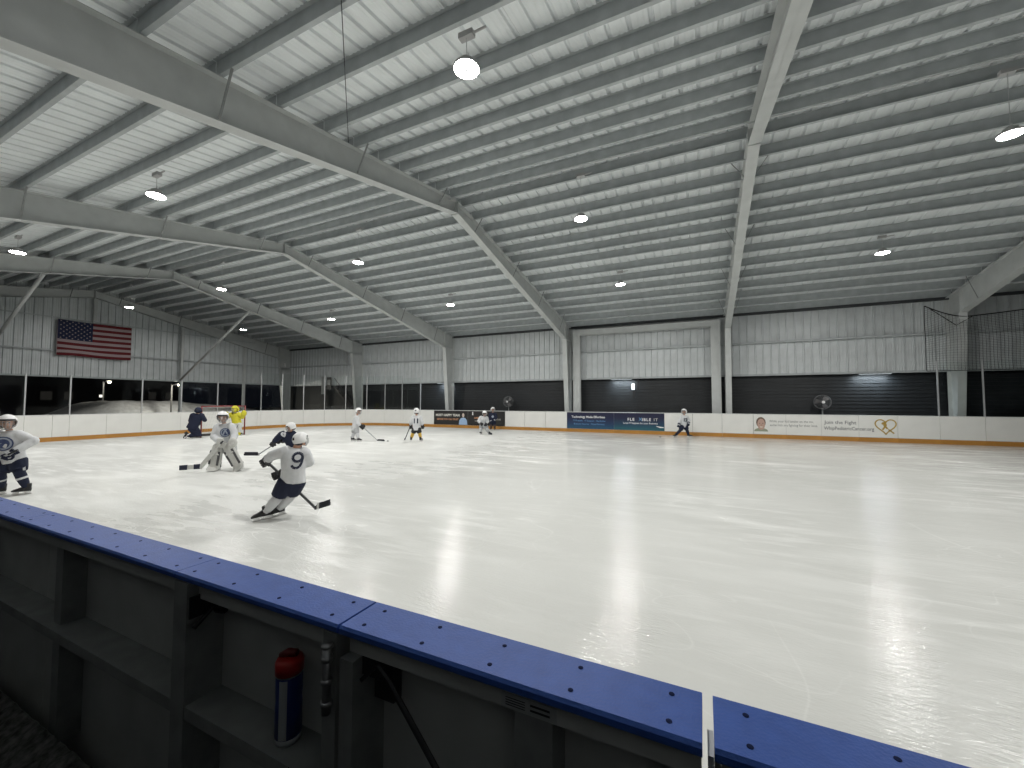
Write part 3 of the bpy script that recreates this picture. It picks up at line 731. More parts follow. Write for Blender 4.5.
def cage_mesh(m_):
    bm = B()
    for z, dep in ((.035, .135), (.008, .145), (-.02, .15), (-.048, .15), (-.076, .14), (-.10, .12)):
        wd = .098 if z > -.05 else .085
        tube(bm, [(wd*math.sin(t), -dep*math.cos(t)*1.0, z) for t in [(-1.25+2.5*i/8) for i in range(9)]], .0032, 4)
    for t in (-.9, -.45, 0, .45, .9):
        tube(bm, [((.098 if z > -.05 else .085)*math.sin(t), -d_*math.cos(t), z) for z, d_ in ((.035, .135), (-.02, .15), (-.076, .14), (-.10, .12))], .0032, 4)
    tube(bm, [(-.095, -.02, -.05), (-.05, -.075, -.115), (0, -.09, -.122), (.05, -.075, -.115), (.095, -.02, -.05)], .009, 6)
    return tome(bm, m_)
CAGEM = mat('steel_face_cage', (.35, .36, .37), .35, .6)
HELM = {'white': helmet_mesh(WHITESHELL, BLACK), 'navy': helmet_mesh(NAVY, BLACK), 'yellow': helmet_mesh(YELLOW, mat('dark_yellow_trim', (.35, .30, .03), .6))}
CAGE = cage_mesh(CAGEM)
def glove_mesh(mats):
    """hand in a hockey glove: fingers curl round a stick along X, knuckles towards -Y, cuff at +Z ... wrist at origin, hand hangs to -Z"""
    bm = B()
    loft(bm, [ring((0, 0, z), Vector((a, 0, 0)), Vector((0, b, 0)), 12) for z, a, b in ((.045, .062, .052), (.04, .066, .056), (-.01, .052, .044))], 0)      # cuff
    loft(bm, [ring((0, y, z), Vector((a, 0, 0)), Vector((0, b, 0)), 12) for z, a, b, y in ((-.005, .048, .034, 0), (-.05, .055, .032, -.004), (-.085, .052, .026, -.004))], 0)   # palm and back roll
    for i, (x, L_) in enumerate(((-.040, .9), (-.014, 1.03), (.013, 1.0), (.039, .84))):
        tube(bm, [(x, -.006, -.078), (x, -.016, -.078-.034*L_), (x, .010, -.078-.052*L_), (x, .036, -.078-.042*L_), (x, .044, -.078-.016*L_)], [.0145, .0145, .0135, .013, .011], 8, 0)
    tube(bm, [(.045, .01, -.03), (.064, .025, -.055), (.058, .046, -.078), (.036, .055, -.088)], [.018, .017, .015, .012], 8, 0)
    tube(bm, [(-.045, -.034, -.035), (.045, -.034, -.035)], .012, 6, 1); tube(bm, [(-.047, -.034, -.058), (.047, -.034, -.058)], .012, 6, 1)
    return tome(bm, mats, True)
GLOVES = {'black': glove_mesh([BLACK, mat('dark_glove_roll', (.03, .03, .035), .6)]), 'navy': glove_mesh([NAVY, mat('white_glove_roll', (.55, .56, .58), .6)]),
          'white': glove_mesh([PADW, BLACK]), 'yellow': glove_mesh([YELLOW, YELLOW])}
def skate_meshes(bootm):
    bm = B()     # boot: toe towards -Y, ankle at origin, sole at z=-.075
    secs = [(.055, -.060, .030, .035), (.03, -.058, .040, .045), (-.03, -.056, .041, .048), (-.10, -.060, .044, .030), (-.15, -.064, .040, .022), (-.178, -.066, .020, .012)]
    loft(bm, [[Vector((a*math.cos(q), y, z+b*(1+math.sin(q)) - b*.35)) for q in [2*PI*i/12 for i in range(12)]] for y, z, a, b in secs], 0)
    loft(bm, [ring((0, .012, z), Vector((a, 0, 0)), Vector((0, b, 0)), 12) for z, a, b in ((-.05, .040, .05), (0, .041, .05), (.05, .046, .054), (.065, .044, .05))], 0)
    boot = tome(bm, bootm, True)
    bm = B()     # white holder and steel runner
    for y0, y1 in ((.05, -.02), (-.09, -.15)):
        loft(bm, [[Vector((x, y, z)) for x, y in ((-a, y0), (a, y0), (a, y1), (-a, y1))] for z, a in ((-.066, .026), (-.098, .008))], 0)
    box(bm, -.008, .008, -.165, .062, -.104, -.094, 0); 
    h = tome(bm, WHITESHELL)
    bm = B(); loft(bm, [[Vector((x, y, z)) for y, z in ((.068, -.108), (.062, -.122), (-.15, -.124), (-.178, -.112), (-.178, -.104), (.068, -.104))] for x in (-.0018, .0018)]); rn = tome(bm, CHROME)
    return boot, h, rn
SKATES = {'black': skate_meshes(BLACK)}
def limb(bm, pts, rad, seg=12): tube(bm, pts, rad, seg)
def person(name_label, loc, J, group=None, k=1.0, jersey=WHITECLOTH, pants=NAVY, sock=WHITECLOTH, glove='black', helmet='white', cage=True, skin=SKIN,
           face=0.0, tilt=0.0, hroll=0.0, chest=0.0, lean_up=None, sock_band=None, skates=True, bulk=1.0, toes=(None, None), long_pants=False, gloves=True, pants_trim=None, wid=1.0, hk=1.0, hem=None):
    """J: joints in the person's own axes (x across the view, y away, z up); face/chest: heading of face/chest, 0 looks to -Y"""
    J = {a: Vector(b) for a, b in J.items()}
    t = thing('person', name_label, 'person', (*loc, 0), YW, group)
    kk = k
    sv = (J['shR']-J['shL']); sv = sv.normalized(); upv = (J['neck']-J['pelvis']).normalized()
    fv = sv.cross(upv).normalized(); sv = upv.cross(fv).normalized(); sw = (J['shR']-J['shL']).length/2
    sw = max(sw, .135*kk)
    # ---- body: one surface
    bm = B()
    P, C_, N = J['pelvis'], J['chest'], J['neck']
    def trings(spec): return [ring(lerp(lerp(P, C_, min(1, q*2)), N, max(0, q*2-1)) if q < 1 else N+upv*(q-1), sv*a*kk, fv*b*kk, 14) for q, a, b in spec]
    loft(bm, trings([(-.12, .085, .07), (0, .105, .08), (.25, .10, .075), (.5, .12, .08), (.8, .115, .07), (.93, .07, .05), (1.0, .042, .042), (1.04, .038, .038)]))
    limb(bm, [N-upv*.05*kk, lerp(N, J['head'], .6)], .042*kk, 10)
    for s_ in 'LR':
        sh, el, ha = J['sh'+s_], J['el'+s_], J['ha'+s_]
        limb(bm, [lerp(sh, N, .3), sh, lerp(sh, el, .5), el, lerp(el, ha, .5), ha], [.04*kk, .043*kk, .038*kk, .033*kk, .031*kk, .024*kk])
        hd = (ha-el).normalized(); limb(bm, [ha, ha+hd*.05*kk, ha+hd*.085*kk], [.024*kk, .032*kk, .022*kk])
        hi, kn, an = J['hip'+s_], J['kn'+s_], J['an'+s_]
        limb(bm, [lerp(P, hi, .6), hi, lerp(hi, kn, .5), kn, lerp(kn, an, .4), an], [.07*kk, .075*kk, .062*kk, .046*kk, .046*kk, .032*kk])
    M_ = head_frame(J['head'], face, tilt, hroll) @ Matrix.Scale(hk, 4)
    g = bmesh.ops.create_uvsphere(bm, u_segments=20, v_segments=14, radius=1)
    for v in g['verts']:
        c = v.co.copy(); x, y, z = c.x*.078, c.y*.096, c.z*.112
        if z < 0: x *= 1-.25*(-z/.112)**2; y = y*(1-.10*(-z/.112)) - .006*(z < -.04)
        v.co = M_ @ Vector((x*kk, y*kk, z*kk))
    def hb(pt, r, sc=(1, 1, 1)):
        b2 = bmesh.ops.create_uvsphere(bm, u_segments=10, v_segments=8, radius=1)
        for v in b2['verts']: v.co = M_ @ (Vector((v.co.x*sc[0], v.co.y*sc[1], v.co.z*sc[2]))*r*kk+Vector(pt)*kk)
    hb((0, -.099, -.016), .016, (1, 1, 1.3)); hb((0, -.088, -.06), .022, (1.3, .5, .5)); hb((0, -.07, -.098), .026, (1.1, .8, .8))
    for e in (-1, 1): hb((e*.08, .008, -.005), .02, (.4, .8, 1.3)); hb((e*.03, -.088, .018), .02, (1.2, .45, .35))
    body = mobj('body', fuse(bm, skin, .0135*kk, 3), t)
    # eyes
    for e in (-1, 1):
        bm = B(); ball(bm, M_ @ (Vector((e*.031, -.089, .002))*kk), .0105*kk, 8, 6); eo = obj('eye', bm, mat('dark_eye', (.03, .02, .015), .3), t, smooth=True)
    # ---- jersey
    bm = B(); b_ = bulk
    if hem is None: hem = -.16 if not long_pants else -.10
    loft(bm, trings([(hem, .165*b_*wid, .135*b_), (0, .16*b_*wid, .13*b_), (.25, .152*b_*wid, .125*b_), (.5, .160*b_*wid, .125*b_), (.72, .155*b_*wid, .118*b_), (.86, .13*b_*wid, .10*b_), (.95, .085, .075), (1.0, .062, .062)]))
    for s_ in 'LR':
        sh, el, ha = J['sh'+s_], J['el'+s_], J['ha'+s_]
        limb(bm, [lerp(sh, N, .45), sh, lerp(sh, el, .5), el, lerp(el, ha, .5), lerp(el, ha, .86)], [.075*kk*b_, .082*kk*b_, .076*kk*b_, .072*kk*b_, .064*kk*b_, .058*kk*b_])
        ball(bm, el, .074*kk*b_, 10, 8)
    jo = mobj('jersey', fuse(bm, jersey, .017*kk, 3), t)
    # ---- breeches
    bm = B()
    ball(bm, P+upv*.01, .13*kk*b_, 14, 10, 0, (1.15, .95, .95))
    for s_ in 'LR':
        hi, kn, an = J['hip'+s_], J['kn'+s_], J['an'+s_]
        if long_pants: limb(bm, [lerp(P, hi, .5), hi, lerp(hi, kn, .5), kn, lerp(kn, an, .5), lerp(kn, an, .92)], [.115*kk, .115*kk, .10*kk, .085*kk, .072*kk, .062*kk])
        else: limb(bm, [lerp(P, hi, .5), hi, lerp(hi, kn, .5), lerp(hi, kn, .86)], [.11*kk*b_, .115*kk*b_, .108*kk*b_, .098*kk*b_])
    po = mobj('breeches', fuse(bm, pants, .017*kk, 3), t)
    # ---- socks, skates
    for s_, toe in zip('LR', toes):
        hi, kn, an = J['hip'+s_], J['kn'+s_], J['an'+s_]
        if not long_pants:
            bm = B(); limb(bm, [lerp(hi, kn, .7), kn, lerp(kn, an, .3), lerp(kn, an, .7), lerp(kn, an, 1.0)], [.062*kk*b_, .07*kk*b_, .070*kk*b_, .060*kk*b_, .046*kk])
            so = obj('sock', bm, sock, t, smooth=True)
            if sock_band:
                bm = B(); tube(bm, [lerp(kn, an, .34), lerp(kn, an, .46)], [.0725*kk*b_, .0695*kk*b_], 12); obj('sock_band', bm, sock_band, so, smooth=True)
        if skates:
            hd = Vector(toe).normalized() if toe is not None else Vector((0, -1, 0))
            sh_axis = (kn-an).normalized(); zax = (Vector((0, 0, 1))*.75+sh_axis*.25); yax = -hd; xax = yax.cross(zax).normalized(); zax = xax.cross(yax).normalized()
            R_ = Matrix((xax, yax, zax)).transposed().to_4x4(); R_ = Matrix.Translation(an) @ R_ @ Matrix.Scale(kk, 4)
            low = min((R_ @ Vector((0, y, -.124))).z for y in (.06, -.15))
            bo, ho, ru = SKATES['black']
            so = mobj('skate', bo, t); so.matrix_local = R_
            if abs(low) > .001 and an.z < .3 and low < .14: so.location.z -= low
            mobj('blade_holder', ho, so); mobj('blade', ru, so)
    # ---- gloves
    if gloves:
        for s_ in 'LR':
            el, ha = J['el'+s_], J['ha'+s_]; d = (ha-el).normalized(); zax = -d
            r0 = Vector((0, 0, -1)) if abs(d.z) < .8 else Vector((0, -1, 0)); yax = -(Vector((0, -1, 0))-d*d.dot(Vector((0, -1, 0))))
            yax = yax.normalized(); xax = yax.cross(zax).normalized()
            R_ = Matrix((xax, yax, zax)).transposed().to_4x4()
            go = mobj('glove', GLOVES[glove], t); go.matrix_local = Matrix.Translation(ha-d*.02) @ R_ @ Matrix.Scale(kk*1.08, 4)
    # ---- helmet
    if helmet:
        he = mobj('helmet', HELM[helmet], t); he.matrix_local = M_ @ Matrix.Scale(kk*.98, 4)
        if cage: mobj('face_cage', CAGE, he)
    t_ = dict(root=t, jersey=jo, body=body, breeches=po, J=J, M=place(loc), sv=sv, fv=fv, up=upv)
    return t_
def decal(pr, me, origin, right, upd, into, material, name, off=.004, parent='jersey'):
    """lay a flat mesh (x right, y up) on the garment by casting along 'into'"""
    tgt = pr[parent].data; bvh = BVHTree.FromPolygons([v.co for v in tgt.vertices], [p.vertices[:] for p in tgt.polygons])
    bm = B(); bm.from_mesh(me); bmesh.ops.triangulate(bm, faces=bm.faces)
    for _ in range(2):
        es = [e for e in bm.edges if e.calc_length() > .035]
        if es: bmesh.ops.subdivide_edges(bm, edges=es, cuts=1)
    bmesh.ops.triangulate(bm, faces=bm.faces)
    right, upd, into = (Vector(q).normalized() for q in (right, upd, into))
    for v in bm.verts:
        s_ = Vector(origin)+right*v.co.x+upd*v.co.y
        h, n_, i_, d_ = bvh.ray_cast(s_-into*.4, into, .9)
        v.co = (h if h is not None else s_)-into*off
    me2 = bpy.data.meshes.new(name); bm.to_mesh(me2); bm.free(); me2.materials.clear(); me2.materials.append(material)
    return mobj(name, me2, pr[parent])
def disc_mesh(r, n=20, r0=0.0):
    bm = B()
    if r0:
        for i in range(n):
            a, b = 2*PI*i/n, 2*PI*(i+1)/n
            bm.faces.new([bm.verts.new((q*math.cos(w_), q*math.sin(w_), 0)) for q, w_ in ((r0, a), (r, a), (r, b), (r0, b))])
        bmesh.ops.remove_doubles(bm, verts=bm.verts, dist=1e-5)
    else: bm.faces.new([bm.verts.new((r*math.cos(2*PI*i/n), r*math.sin(2*PI*i/n), 0)) for i in range(n)])
    me = bpy.data.meshes.new('disc'); bm.to_mesh(me); bm.free(); return me
def stick(label, pr, butt, heel, toe, shaft=SHAFT, blade=TAPEB, tape=TAPEB, goalie=None, wrap=None):
    M_ = pr['M']; a, h, e = (M_ @ Vector(q) for q in (butt, heel, toe))
    h.z = max(h.z, .03); e.z = max(e.z, .035) if goalie is None else max(e.z, .05)
    t = thing('hockey_stick', label, 'hockey stick', a)
    d = (h-a)
    bm = B()
    if goalie is None: bar(bm, (0, 0, 0), d, .022, .030)
    else: bar(bm, (0, 0, 0), d*.28, .022, .030)
    obj('shaft', bm, shaft, t)
    if goalie is not None:
        bm = B(); bar(bm, d*.28, d*1.0, .026, .095); obj('paddle', bm, PADW, t)
    bm = B(); tube(bm, [Vector((0, 0, 0)), d*.10], .0185, 8); obj('grip_tape', bm, tape, t)
    bd = (e-h); hv = .075 if goalie is None else .10
    perp = bd.cross(Vector((0, 0, 1))).normalized()
    rings = []
    for q, hh, bow in ((-.06, .6, 0), (.15, .9, .2), (.5, 1, .6), (.85, .95, 1.0), (1.0, .55, 1.15)):
        c = h+bd*q+perp*(-.02*bow*bow)-a; z0 = -.02; z1 = hv*hh-.02
        rings.append([c+Vector((0, 0, z0))-perp*.008, c+Vector((0, 0, z0))+perp*.008, c+Vector((0, 0, z1))+perp*.008, c+Vector((0, 0, z1))-perp*.008])
    bm = B(); loft(bm, rings); bl = obj('blade', bm, blade, t)
    for q0, q1, m_ in (wrap or ()):
        bm = B(); rr = []
        for q in (q0, q1):
            c = h+bd*q+perp*(-.02*(.2+.95*max(0, q))**2)-a; rr.append([c+Vector((0, 0, -.024))-perp*.012, c+Vector((0, 0, -.024))+perp*.012, c+Vector((0, 0, hv-.012))+perp*.013, c+Vector((0, 0, hv-.012))-perp*.013])
        loft(bm, rr); obj('blade_tape', bm, m_, bl)
    return t
CIN = mat('navy_number_cloth', (.02, .025, .05), .8); BADGE = mat('navy_badge_cloth', (.05, .07, .16), .8); BADGEG = mat('grey_badge_cloth', (.34, .38, .46), .8)
SKG = 'young skaters on the ice'
def num(pr, s, size, origin, right, upd, into, m_=None, bold=.012): return decal(pr, text_mesh(s, size, 'CENTER', 0, 1, bold), origin, right, upd, into, m_ or CIN, 'number')
# --- number 9, nearest skater, back to us
P9LOC = (-5.40, 3.67)
p9 = person('young skater in white jersey number 9 seen from behind, leaning right over a stick', P9LOC,
    dict(head=(.375, .03, 1.105), neck=(.335, .0, 1.00), chest=(.300, 0, .82), pelvis=(.285, .03, .56), shL=(.195, -.03, .945), elL=(-.035, .06, .88), haL=(-.165, .14, .795), shR=(.435, .03, .925), elR=(.44, .16, .78), haR=(-.0, .20, .60),
         hipL=(.20, .0, .52), knL=(.085, .0, .30), anL=(-.055, -.02, .125), hipR=(.335, .05, .51), knR=(.215, .11, .32), anR=(.055, .12, .135)), SKG,
    face=math.radians(150), tilt=-.1, hroll=.12, toes=((-.85, -.45, -.12), (-.75, -.3, -.18)), wid=1.02, hk=.76, hem=-.07)
bm = B(); strip2(bm, [(.075*math.cos(q), .055+.068*math.sin(q)) for q in [2*PI*i/20 for i in range(21)]], .044)
strip2(bm, [(.078, .055), (.070, -.04), (.045, -.10), (-.005, -.122), (-.06, -.105), (-.078, -.07)], .042)
for v in bm.verts: v.co = Vector((v.co.x*.78, v.co.z*.84, 0))
me = bpy.data.meshes.new('nine'); bm.to_mesh(me); bm.free()
decal(p9, me, (.405, -.1, .83), (.90, .43, -.04), (.10, .03, 1), (-.43, .90, .03), CIN, 'number')
stick('black stick with taped blade held by skater number 9', p9, (-.215, .155, .835), (.530, .19, .12), (.755, .10, .20), wrap=((.12, .28, TAPEW), (.30, .95, TAPEB)))
# --- goalkeeper in white in front
pg = person('young goalkeeper in white jersey and big white leg pads, facing us with stick down', (-10.25, 5.86),
    dict(head=(-.095, -.06, 1.262), neck=(-.10, 0, 1.11), chest=(-.085, 0, .90), pelvis=(-.05, .04, .60), shL=(-.25, 0, 1.02), elL=(-.30, -.05, .80), haL=(.0, -.22, .66), shR=(.085, 0, 1.03), elR=(.20, -.06, .83), haR=(.27, -.22, .70),
         hipL=(-.15, .02, .55), knL=(-.17, -.06, .42), anL=(-.22, .02, .125), hipR=(.06, .02, .56), knR=(.15, -.06, .42), anR=(.31, .05, .125)), SKG,
    sock=PADW, glove='white', tilt=.05, face=.55, toes=((-.3, -1, 0), (.35, -1, 0)), bulk=1.12, wid=1.05, pants=mat('pale_goalie_pants', (.45, .46, .46), .8))
for s_, kn, an, sg, lb in (('L', (-.15, -.13, .50), (-.235, -.10, .04), -1, None), ('R', (.13, -.13, .52), (.375, -.07, .04), 1, None)):
    kn, an = Vector(kn), Vector(an); bm = B()
    axis = (kn-an).normalized(); side = Vector((1, 0, 0)); side = (side-axis*side.dot(axis)).normalized(); fr = side.cross(axis).normalized()
    if fr.y > 0: fr = -fr
    def sec(p_, w_, th): return [p_+side*x*w_+fr*y*th for x, y in ((-1, -.4), (-1, .4), (-.8, .9), (0, 1.05), (.8, .9), (1, .4), (1, -.4), (.5, -.8), (-.5, -.8))]
    L_ = (kn-an).length
    loft(bm, [sec(an+axis*q*L_+fr*o, w_, th) for q, w_, th, o in ((-.02, .10, .03, .10), (.02, .125, .045, .07), (.14, .125, .055, .01), (.45, .12, .06, 0), (.72, .125, .062, 0), (.78, .13, .07, .01), (1.0, .12, .06, 0), (1.22, .105, .045, -.01), (1.28, .08, .03, -.02))])
    po = obj('leg_pad', bm, PADW, pg['root'], smooth=False)
    bm = B()
    for xo in (.78, -.78):
        loft(bm, [[an+axis*q*L_+side*(-sg*xo*w_)+fr*(th*.96)+side*a+fr*b for a, b in ((-.022, -.01), (.022, -.01), (.022, .010), (-.022, .010))] for q, w_, th in ((.25, .12, .058), (.5, .12, .060), (.72, .125, .062), (.95, .12, .061))])
    loft(bm, [[an+axis*q*L_+side*x+fr*(.064+b) for b, x in ((0, -.10), (.010, -.10), (.010, .10), (0, .10))] for q in (.755, .79)])
    obj('pad_trim', bm, mat('dark_pad_trim', (.07, .07, .075), .6), po)
d_ = decal(pg, disc_mesh(.105), (.06, -.2, .90), (.86, .5, 0), (0, 0, 1), (-.5, .86, 0), BADGE, 'emblem', .006)
decal(pg, disc_mesh(.088, 20, .068), (.06, -.2, .90), (.86, .5, 0), (0, 0, 1), (-.5, .86, 0), BADGEG, 'emblem_ring', .008)
bm = B(); strip2(bm, [(-.04, -.05), (.0, .06), (.045, -.03)], .03); me = bpy.data.meshes.new('q'); 
for v in bm.verts: v.co = Vector((v.co.x, v.co.z, 0))
bm.to_mesh(me); bm.free(); decal(pg, me, (.06, -.2, .90), (.86, .5, 0), (0, 0, 1), (-.5, .86, 0), BADGEG, 'emblem_mark', .009)
bm = B(); loft(bm, [ring((.0+.0, -.235+y, z), Vector((a, 0, 0)), Vector((0, .03, 0)), 10) for z, a, y in ((.56, .07, 0), (.60, .085, -.01), (.75, .085, -.01), (.79, .07, 0))]); obj('blocker', bm, PADW, pg['root'], smooth=True)
bm = B(); ball(bm, (.29, -.25, .68), .105, 14, 10, 0, (1, .55, 1.15)); obj('catching_glove', bm, PADW, pg['root'], smooth=True)
stick('white goalkeeper stick with a wide paddle and dark taped blade', pg, (.10, -.30, .72), (-.435, -.27, .10), (-.885, -.27, .07), shaft=PADW, blade=PADW, goalie=True, wrap=((-.02, .30, CIN), (.62, 1.0, CIN)))
# --- skater cut by the left edge
pl = person('young skater in white jersey with navy emblem and navy socks at the left edge', (-10.81, 2.78),
    dict(head=(-.262, -.02, 1.265), neck=(-.275, .03, 1.12), chest=(-.255, .03, .93), pelvis=(-.20, .04, .64), shL=(-.44, 0, 1.03), elL=(-.49, -.06, .85), haL=(-.32, -.17, .66), shR=(-.125, .06, 1.03), elR=(.05, .12, .93), haR=(-.035, -.12, .74),
         hipL=(-.27, .02, .58), knL=(-.30, -.05, .37), anL=(-.355, .02, .13), hipR=(-.13, .06, .58), knR=(-.03, .0, .40), anR=(.04, .06, .125)), SKG,
    sock=NAVY, sock_band=WHITECLOTH, glove='navy', face=.80, toes=((-.5, -.8, 0), (-.85, -.5, 0)), bulk=1.08)
decal(pl, disc_mesh(.125), (-.20, -.12, .90), (.64, .77, 0), (0, 0, 1), (-.77, .64, 0), BADGE, 'emblem', .006)
decal(pl, disc_mesh(.105, 20, .08), (-.20, -.12, .90), (.64, .77, 0), (0, 0, 1), (-.77, .64, 0), BADGEG, 'emblem_ring', .008)
for s_ in (1,):
    hi, kn = pl['J']['hipR'], pl['J']['knR']; bm = B()
    bar(bm, lerp(hi, kn, -.1)+Vector((.112, -.01, 0)), lerp(hi, kn, .82)+Vector((.104, -.01, 0)), .03, .012); obj('breeches_stripe', bm, WHITECLOTH, pl['breeches'])
stick('silver and navy stick held by the skater at the left edge', pl, (.13, -.17, .80), (-1.15, -.35, .10), (-1.40, -.45, .08), shaft=SHAFTG)
# --- bending skater behind number 9
pb = person('young skater in navy jersey bending forward behind skater number 9', (-9.47, 6.92),
    dict(head=(.035, -.06, .985), neck=(-.03, .0, .885), chest=(-.075, .04, .75), pelvis=(.0, .16, .50), shL=(-.21, -.06, .80), elL=(-.29, -.12, .69), haL=(-.37, -.10, .60), shR=(.03, .10, .80), elR=(-.10, .13, .64), haR=(-.27, .02, .635),
         hipL=(-.08, .14, .46), knL=(-.11, .04, .28), anL=(-.10, .12, .125), hipR=(.08, .18, .46), knR=(.13, .08, .27), anR=(.15, .18, .125)), SKG,
    jersey=NAVY, sock=WHITECLOTH, glove='black', face=-1.1, tilt=.25, toes=((-.8, -.5, 0), (-.8, -.5, 0)), hk=.85)
num(pb, '0', .16, (-.19, -.5, .85), (1, 0, .3), (-.3, 0, 1), (.2, 1, -.25), WHITECLOTH)
stick('silver stick with a dark blade held by the bending navy skater', pb, (-.20, .03, .70), (-.746, -.10, .30), (-1.066, -.15, .31), shaft=SHAFTG, wrap=((.05, .95, TAPEB),))
# --- kneeling helper by the goal
pk = person('person in navy tracksuit and dark hat kneeling on the ice beside the goal', (-20.22, 10.17),
    dict(head=(.10, .04, 1.215), neck=(.075, .03, 1.09), chest=(.03, .03, .86), pelvis=(-.10, .0, .50), shL=(-.12, 0, 1.02), elL=(-.26, .08, .78), haL=(-.10, .25, .66), shR=(.24, .06, 1.02), elR=(.34, .12, .80), haR=(.12, .30, .88),
         hipL=(-.16, -.02, .44), knL=(.02, .12, .12), anL=(-.28, -.10, .13), hipR=(-.02, .06, .44), knR=(.09, .20, .12), anR=(-.16, .12, .13)), None, k=1.12,
    jersey=NAVY, pants=NAVY, glove='black', helmet='navy', cage=False, face=math.radians(200), long_pants=True, toes=((-.7, -.2, -.75), (-.7, -.1, -.75)), bulk=1.1, wid=1.12)
# --- keeper in yellow inside the goal mouth
py = person('young goalkeeper all in bright yellow with arms raised in the goal mouth', (-20.05, 11.92),
    dict(head=(-.165, -.02, 1.24), neck=(-.165, 0, 1.08), chest=(-.15, .0, .90), pelvis=(-.09, .03, .56), shL=(-.35, 0, 1.0), elL=(-.50, -.03, .88), haL=(-.46, -.14, 1.02), shR=(.03, 0, 1.0), elR=(.20, -.03, .88), haR=(.32, -.14, 1.02),
         hipL=(-.16, .02, .52), knL=(-.17, -.05, .34), anL=(-.21, .03, .125), hipR=(.0, .02, .52), knR=(.07, -.05, .34), anR=(.12, .03, .125)), None,
    jersey=YELLOW, pants=WHITECLOTH, sock=WHITECLOTH, glove='yellow', helmet='yellow', toes=((-.3, -1, 0), (.3, -1, 0)), bulk=1.32, hk=1.3)
bm = B(); ball(bm, (-.15, -.10, 1.22), .12, 14, 10, 0, (1, .8, 1.1)); obj('face_mask', bm, YELLOW, py['root'], smooth=True)
for sg in (-1, 1):
    bm = B(); loft(bm, [[Vector((x, y, z)) for x, y in ((cx_-a, -.10), (cx_+a, -.10), (cx_+a, -.17), (cx_-a, -.17))] for z, a, cx_ in ((.03, .12, .12*sg-.05), (.16, .12, .12*sg-.05))]); po = obj('leg_pad', bm, YELLOW, py['root'])
    bm = B(); loft(bm, [[Vector((x, y, z)) for x, y in ((cx_-a, -.09), (cx_+a, -.09), (cx_+a, -.16), (cx_-a, -.16))] for z, a, cx_ in ((.16, .11, .12*sg-.05), (.40, .10, .10*sg-.05), (.58, .10, .10*sg-.05))]); po = obj('leg_pad', bm, PADW, py['root'])
    bm = B(); bar(bm, (.10*sg-.09, -.165, .24), (.10*sg-.01, -.165, .50), .01, .05); obj('pad_trim', bm, CIN, po)
bm = B(); ball(bm, (.36, -.17, 1.06), .13, 14, 10, 0, (1, .6, 1.15)); obj('catching_glove', bm, YELLOW, py['root'], smooth=True)
bm = B(); box(bm, -.60, -.42, -.24, -.19, .93, 1.10, 0, .015); obj('blocker', bm, YELLOW, py['root'])
# --- far skaters
p1 = person('young skater in white facing right, stick stretched towards a puck', (-12.85, 12.31),
    dict(head=(.075, 0, 1.235), neck=(.02, 0, 1.06), chest=(-.02, 0, .85), pelvis=(-.05, 0, .54), shL=(-.08, .12, .97), elL=(-.02, .18, .74), haL=(.17, .10, .58), shR=(.06, -.12, .97), elR=(.10, -.16, .74), haR=(.27, -.10, .64),
         hipL=(-.10, .07, .49), knL=(-.14, .07, .31), anL=(-.19, .08, .125), hipR=(.01, -.06, .49), knR=(.06, -.06, .31), anR=(.10, -.05, .125)), SKG,
    pants=mat('pale_grey_breeches', (.40, .41, .42), .8), face=math.radians(70), tilt=.15, toes=((1, -.2, 0), (1, -.3, 0)))
stick('slim grey stick reaching towards the puck', p1, (.10, -.04, .76), (.90, -.10, .05), (1.20, -.12, .03), shaft=SHAFTG)
p2 = person('young skater in white jersey number 11 with gold socks, back to us', (-10.65, 13.36),
    dict(head=(.02, 0, 1.225), neck=(.022, 0, 1.06), chest=(.025, 0, .86), pelvis=(.028, 0, .55), shL=(-.125, 0, .97), elL=(-.205, 0, .78), haL=(-.22, .05, .62), shR=(.178, 0, .97), elR=(.255, 0, .78), haR=(.262, .05, .62),
         hipL=(-.045, 0, .50), knL=(-.12, 0, .31), anL=(-.185, 0, .125), hipR=(.11, 0, .50), knR=(.165, 0, .31), anR=(.20, 0, .125)), SKG,
    sock=GOLD, pants=BLACK, face=PI, toes=((-.3, 1, 0), (.3, 1, 0)))
num(p2, '11', .26, (.03, -.5, .75), (1, 0, 0), (0, 0, 1), (0, 1, 0))
stick('dark stick held low by the skater with gold socks', p2, (-.19, .07, .74), (-.468, .10, .06), (-.52, .34, .04))
p3 = person('young skater in white crouching over a stick before the black advert', (-9.74, 17.57),
    dict(head=(-.01, -.12, 1.045), neck=(-.05, -.03, .90), chest=(-.085, .03, .73), pelvis=(-.10, .10, .46), shL=(-.22, -.02, .83), elL=(-.31, -.06, .67), haL=(-.19, -.16, .55), shR=(.09, -.02, .82), elR=(.14, -.06, .65), haR=(.06, -.16, .53),
         hipL=(-.17, .07, .43), knL=(-.19, -.03, .28), anL=(-.23, .07, .125), hipR=(-.0, .07, .43), knR=(.11, -.03, .28), anR=(.19, .07, .125)), SKG,
    tilt=.3, pants=mat('pale_grey_breeches', (.4, .4, .4), .8), toes=((.4, -.8, 0), (.6, -.8, 0)), bulk=1.1)
stick('pale stick of the crouching white skater, blade on the ice', p3, (-.24, -.17, .62), (.20, -.22, .04), (.36, -.26, .03), shaft=SHAFTG, wrap=((.5, 1.0, TAPEB),))
